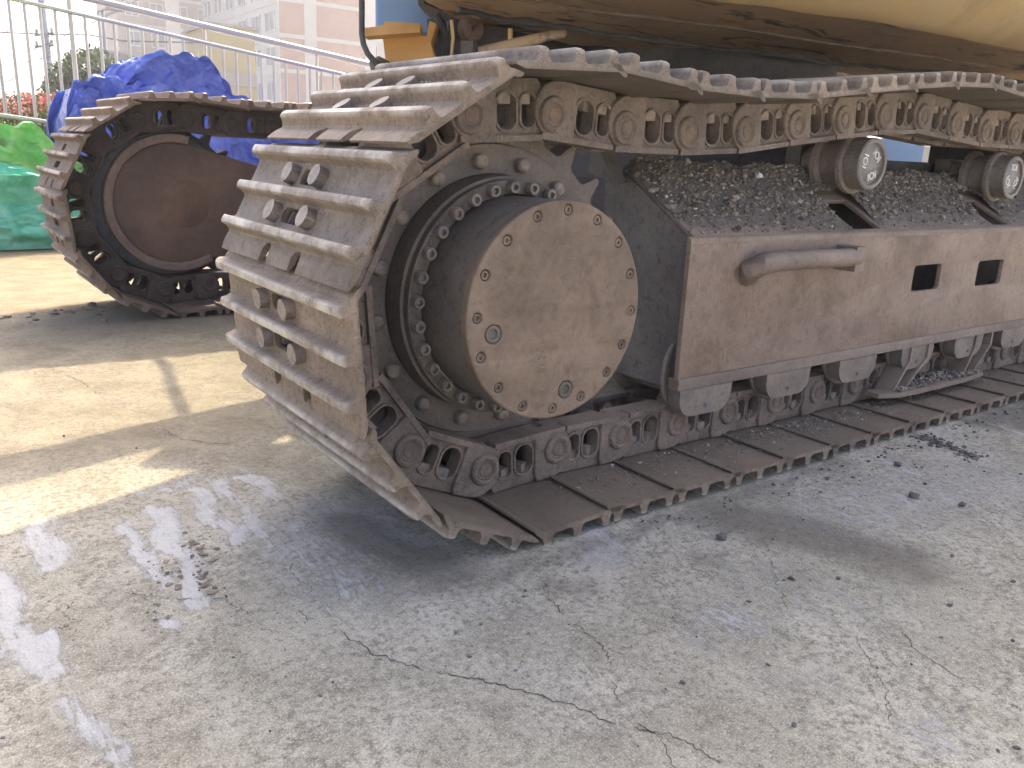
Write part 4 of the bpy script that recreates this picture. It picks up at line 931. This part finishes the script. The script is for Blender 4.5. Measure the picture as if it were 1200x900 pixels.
# utility pole, street lamp, wires
def polebase(px_, d): q_ = at(px_, 160, d); return Vector((q_.x, q_.y, 0))
pb_ = polebase(60, 22); P1 = empty('utility_pole', pb_, label='leaning concrete utility pole carrying the cables', category='utility pole')
q0, q1 = at(60, 112, 22), at(45.5, -30, 22); mkobj('shaft', tubemesh([Vector((q0.x+.1, q0.y, 0))-pb_, q0-pb_, q1-pb_], [.13, .115, .085], 10), M_gry, P1)
for py_ in (40, 54):
    a, c = at(41, py_+1, 22), at(63, py_-1, 22); mkobj('crossarm', tubemesh([a-pb_, c-pb_], .035, 6), M_black, P1)
    for t in (.1, .5, .9): q_ = a.lerp(c, t); mkobj('insulator', tubemesh([q_-pb_, q_-pb_+Vector((0, 0, .14))], .04, 6), M_trim, P1)
pb_ = polebase(123, 20); P2 = empty('street_lamp', pb_, label='thin street lamp with a curved arm', category='street lamp')
mkobj('mast', tubemesh([Vector((0, 0, 0)), at(123, 50, 20)-pb_, at(120, 12, 20)-pb_], [.05, .04, .03], 8), M_gry, P2)
mkobj('lamp_arm', tubemesh([at(*q_)-pb_ for q_ in ((120, 14, 20), (116, 12, 20), (114, 18, 20))], .022, 6), M_gry, P2)
bm = bmesh.new(); box(bm, -.2, .2, -.09, .09, -.05, .05); bev(bm, .02); mkobj('lamp_head', tomesh(bm), M_gry, P2, T(*(at(135, 10, 20)-pb_)))
mkobj('lamp_arm', tubemesh([at(*q_)-pb_ for q_ in ((120, 12, 20), (128, 10.5, 20), (135, 10, 20))], .022, 6), M_gry, P2)
M_wire = simple('dark cable', (.13, .14, .16), .6, 0, 5, .1, 0)
def wire(pts, dep, r_, lab):
    P_ = [at(x, y, dep) for x, y in pts]; me_ = tubemesh(P_, r_, 5); o = mkobj('cable', me_, M_wire, label=lab, category='cable', group='overhead cables')
for i, (pts, lab) in enumerate((([(-40, 36), (60, 40.5), (105, 41), (145, 48), (230, 50)], 'thickest overhead cable crossing the sky level behind the railing'),
    ([(-40, 75), (0, 72), (55, 52), (100, 30), (150, 8)], 'overhead cable rising to the right from the pole'),
    ([(-20, 100), (20, 92), (60, 60), (120, 20)], 'overhead cable sloping up past the pole towards the lamp'),
    ([(-30, 60), (10, 36), (30, 8), (36, -10)], 'overhead cable climbing steeply out of the top left corner'),
    ([(-20, 78), (20, 74), (60, 66)], 'short cable ending low on the pole'),
    ([(0, 105), (30, 78), (44, 52)], 'thin stay wire at the left of the pole'),
    ([(55, 44), (110, 24), (170, -4)], 'thin cable from the upper crossarm towards the roofs'),
    ([(86, 52), (96, 58), (115, 60)], 'short drop cable left of the grey building'))):
    wire(pts, 21.9, .011 if i else .02, lab)

# ------------------------------------------------------------------ sunlit haze in the air
hz = bpy.data.materials.new('haze'); hz.use_nodes = True; hn = hz.node_tree; hn.nodes.remove(hn.nodes['Principled BSDF'])
pv = hn.nodes.new('ShaderNodeVolumePrincipled'); pv.inputs['Color'].default_value = (.93, .95, 1, 1); pv.inputs['Density'].default_value = .0024; pv.inputs['Anisotropy'].default_value = .25
hn.links.new(pv.outputs[0], hn.nodes['Material Output'].inputs['Volume'])
bm = bmesh.new(); box(bm, -710, 710, -710, 710, -1.5, 28); mkobj('haze', tomesh(bm), hz, kind='stuff')
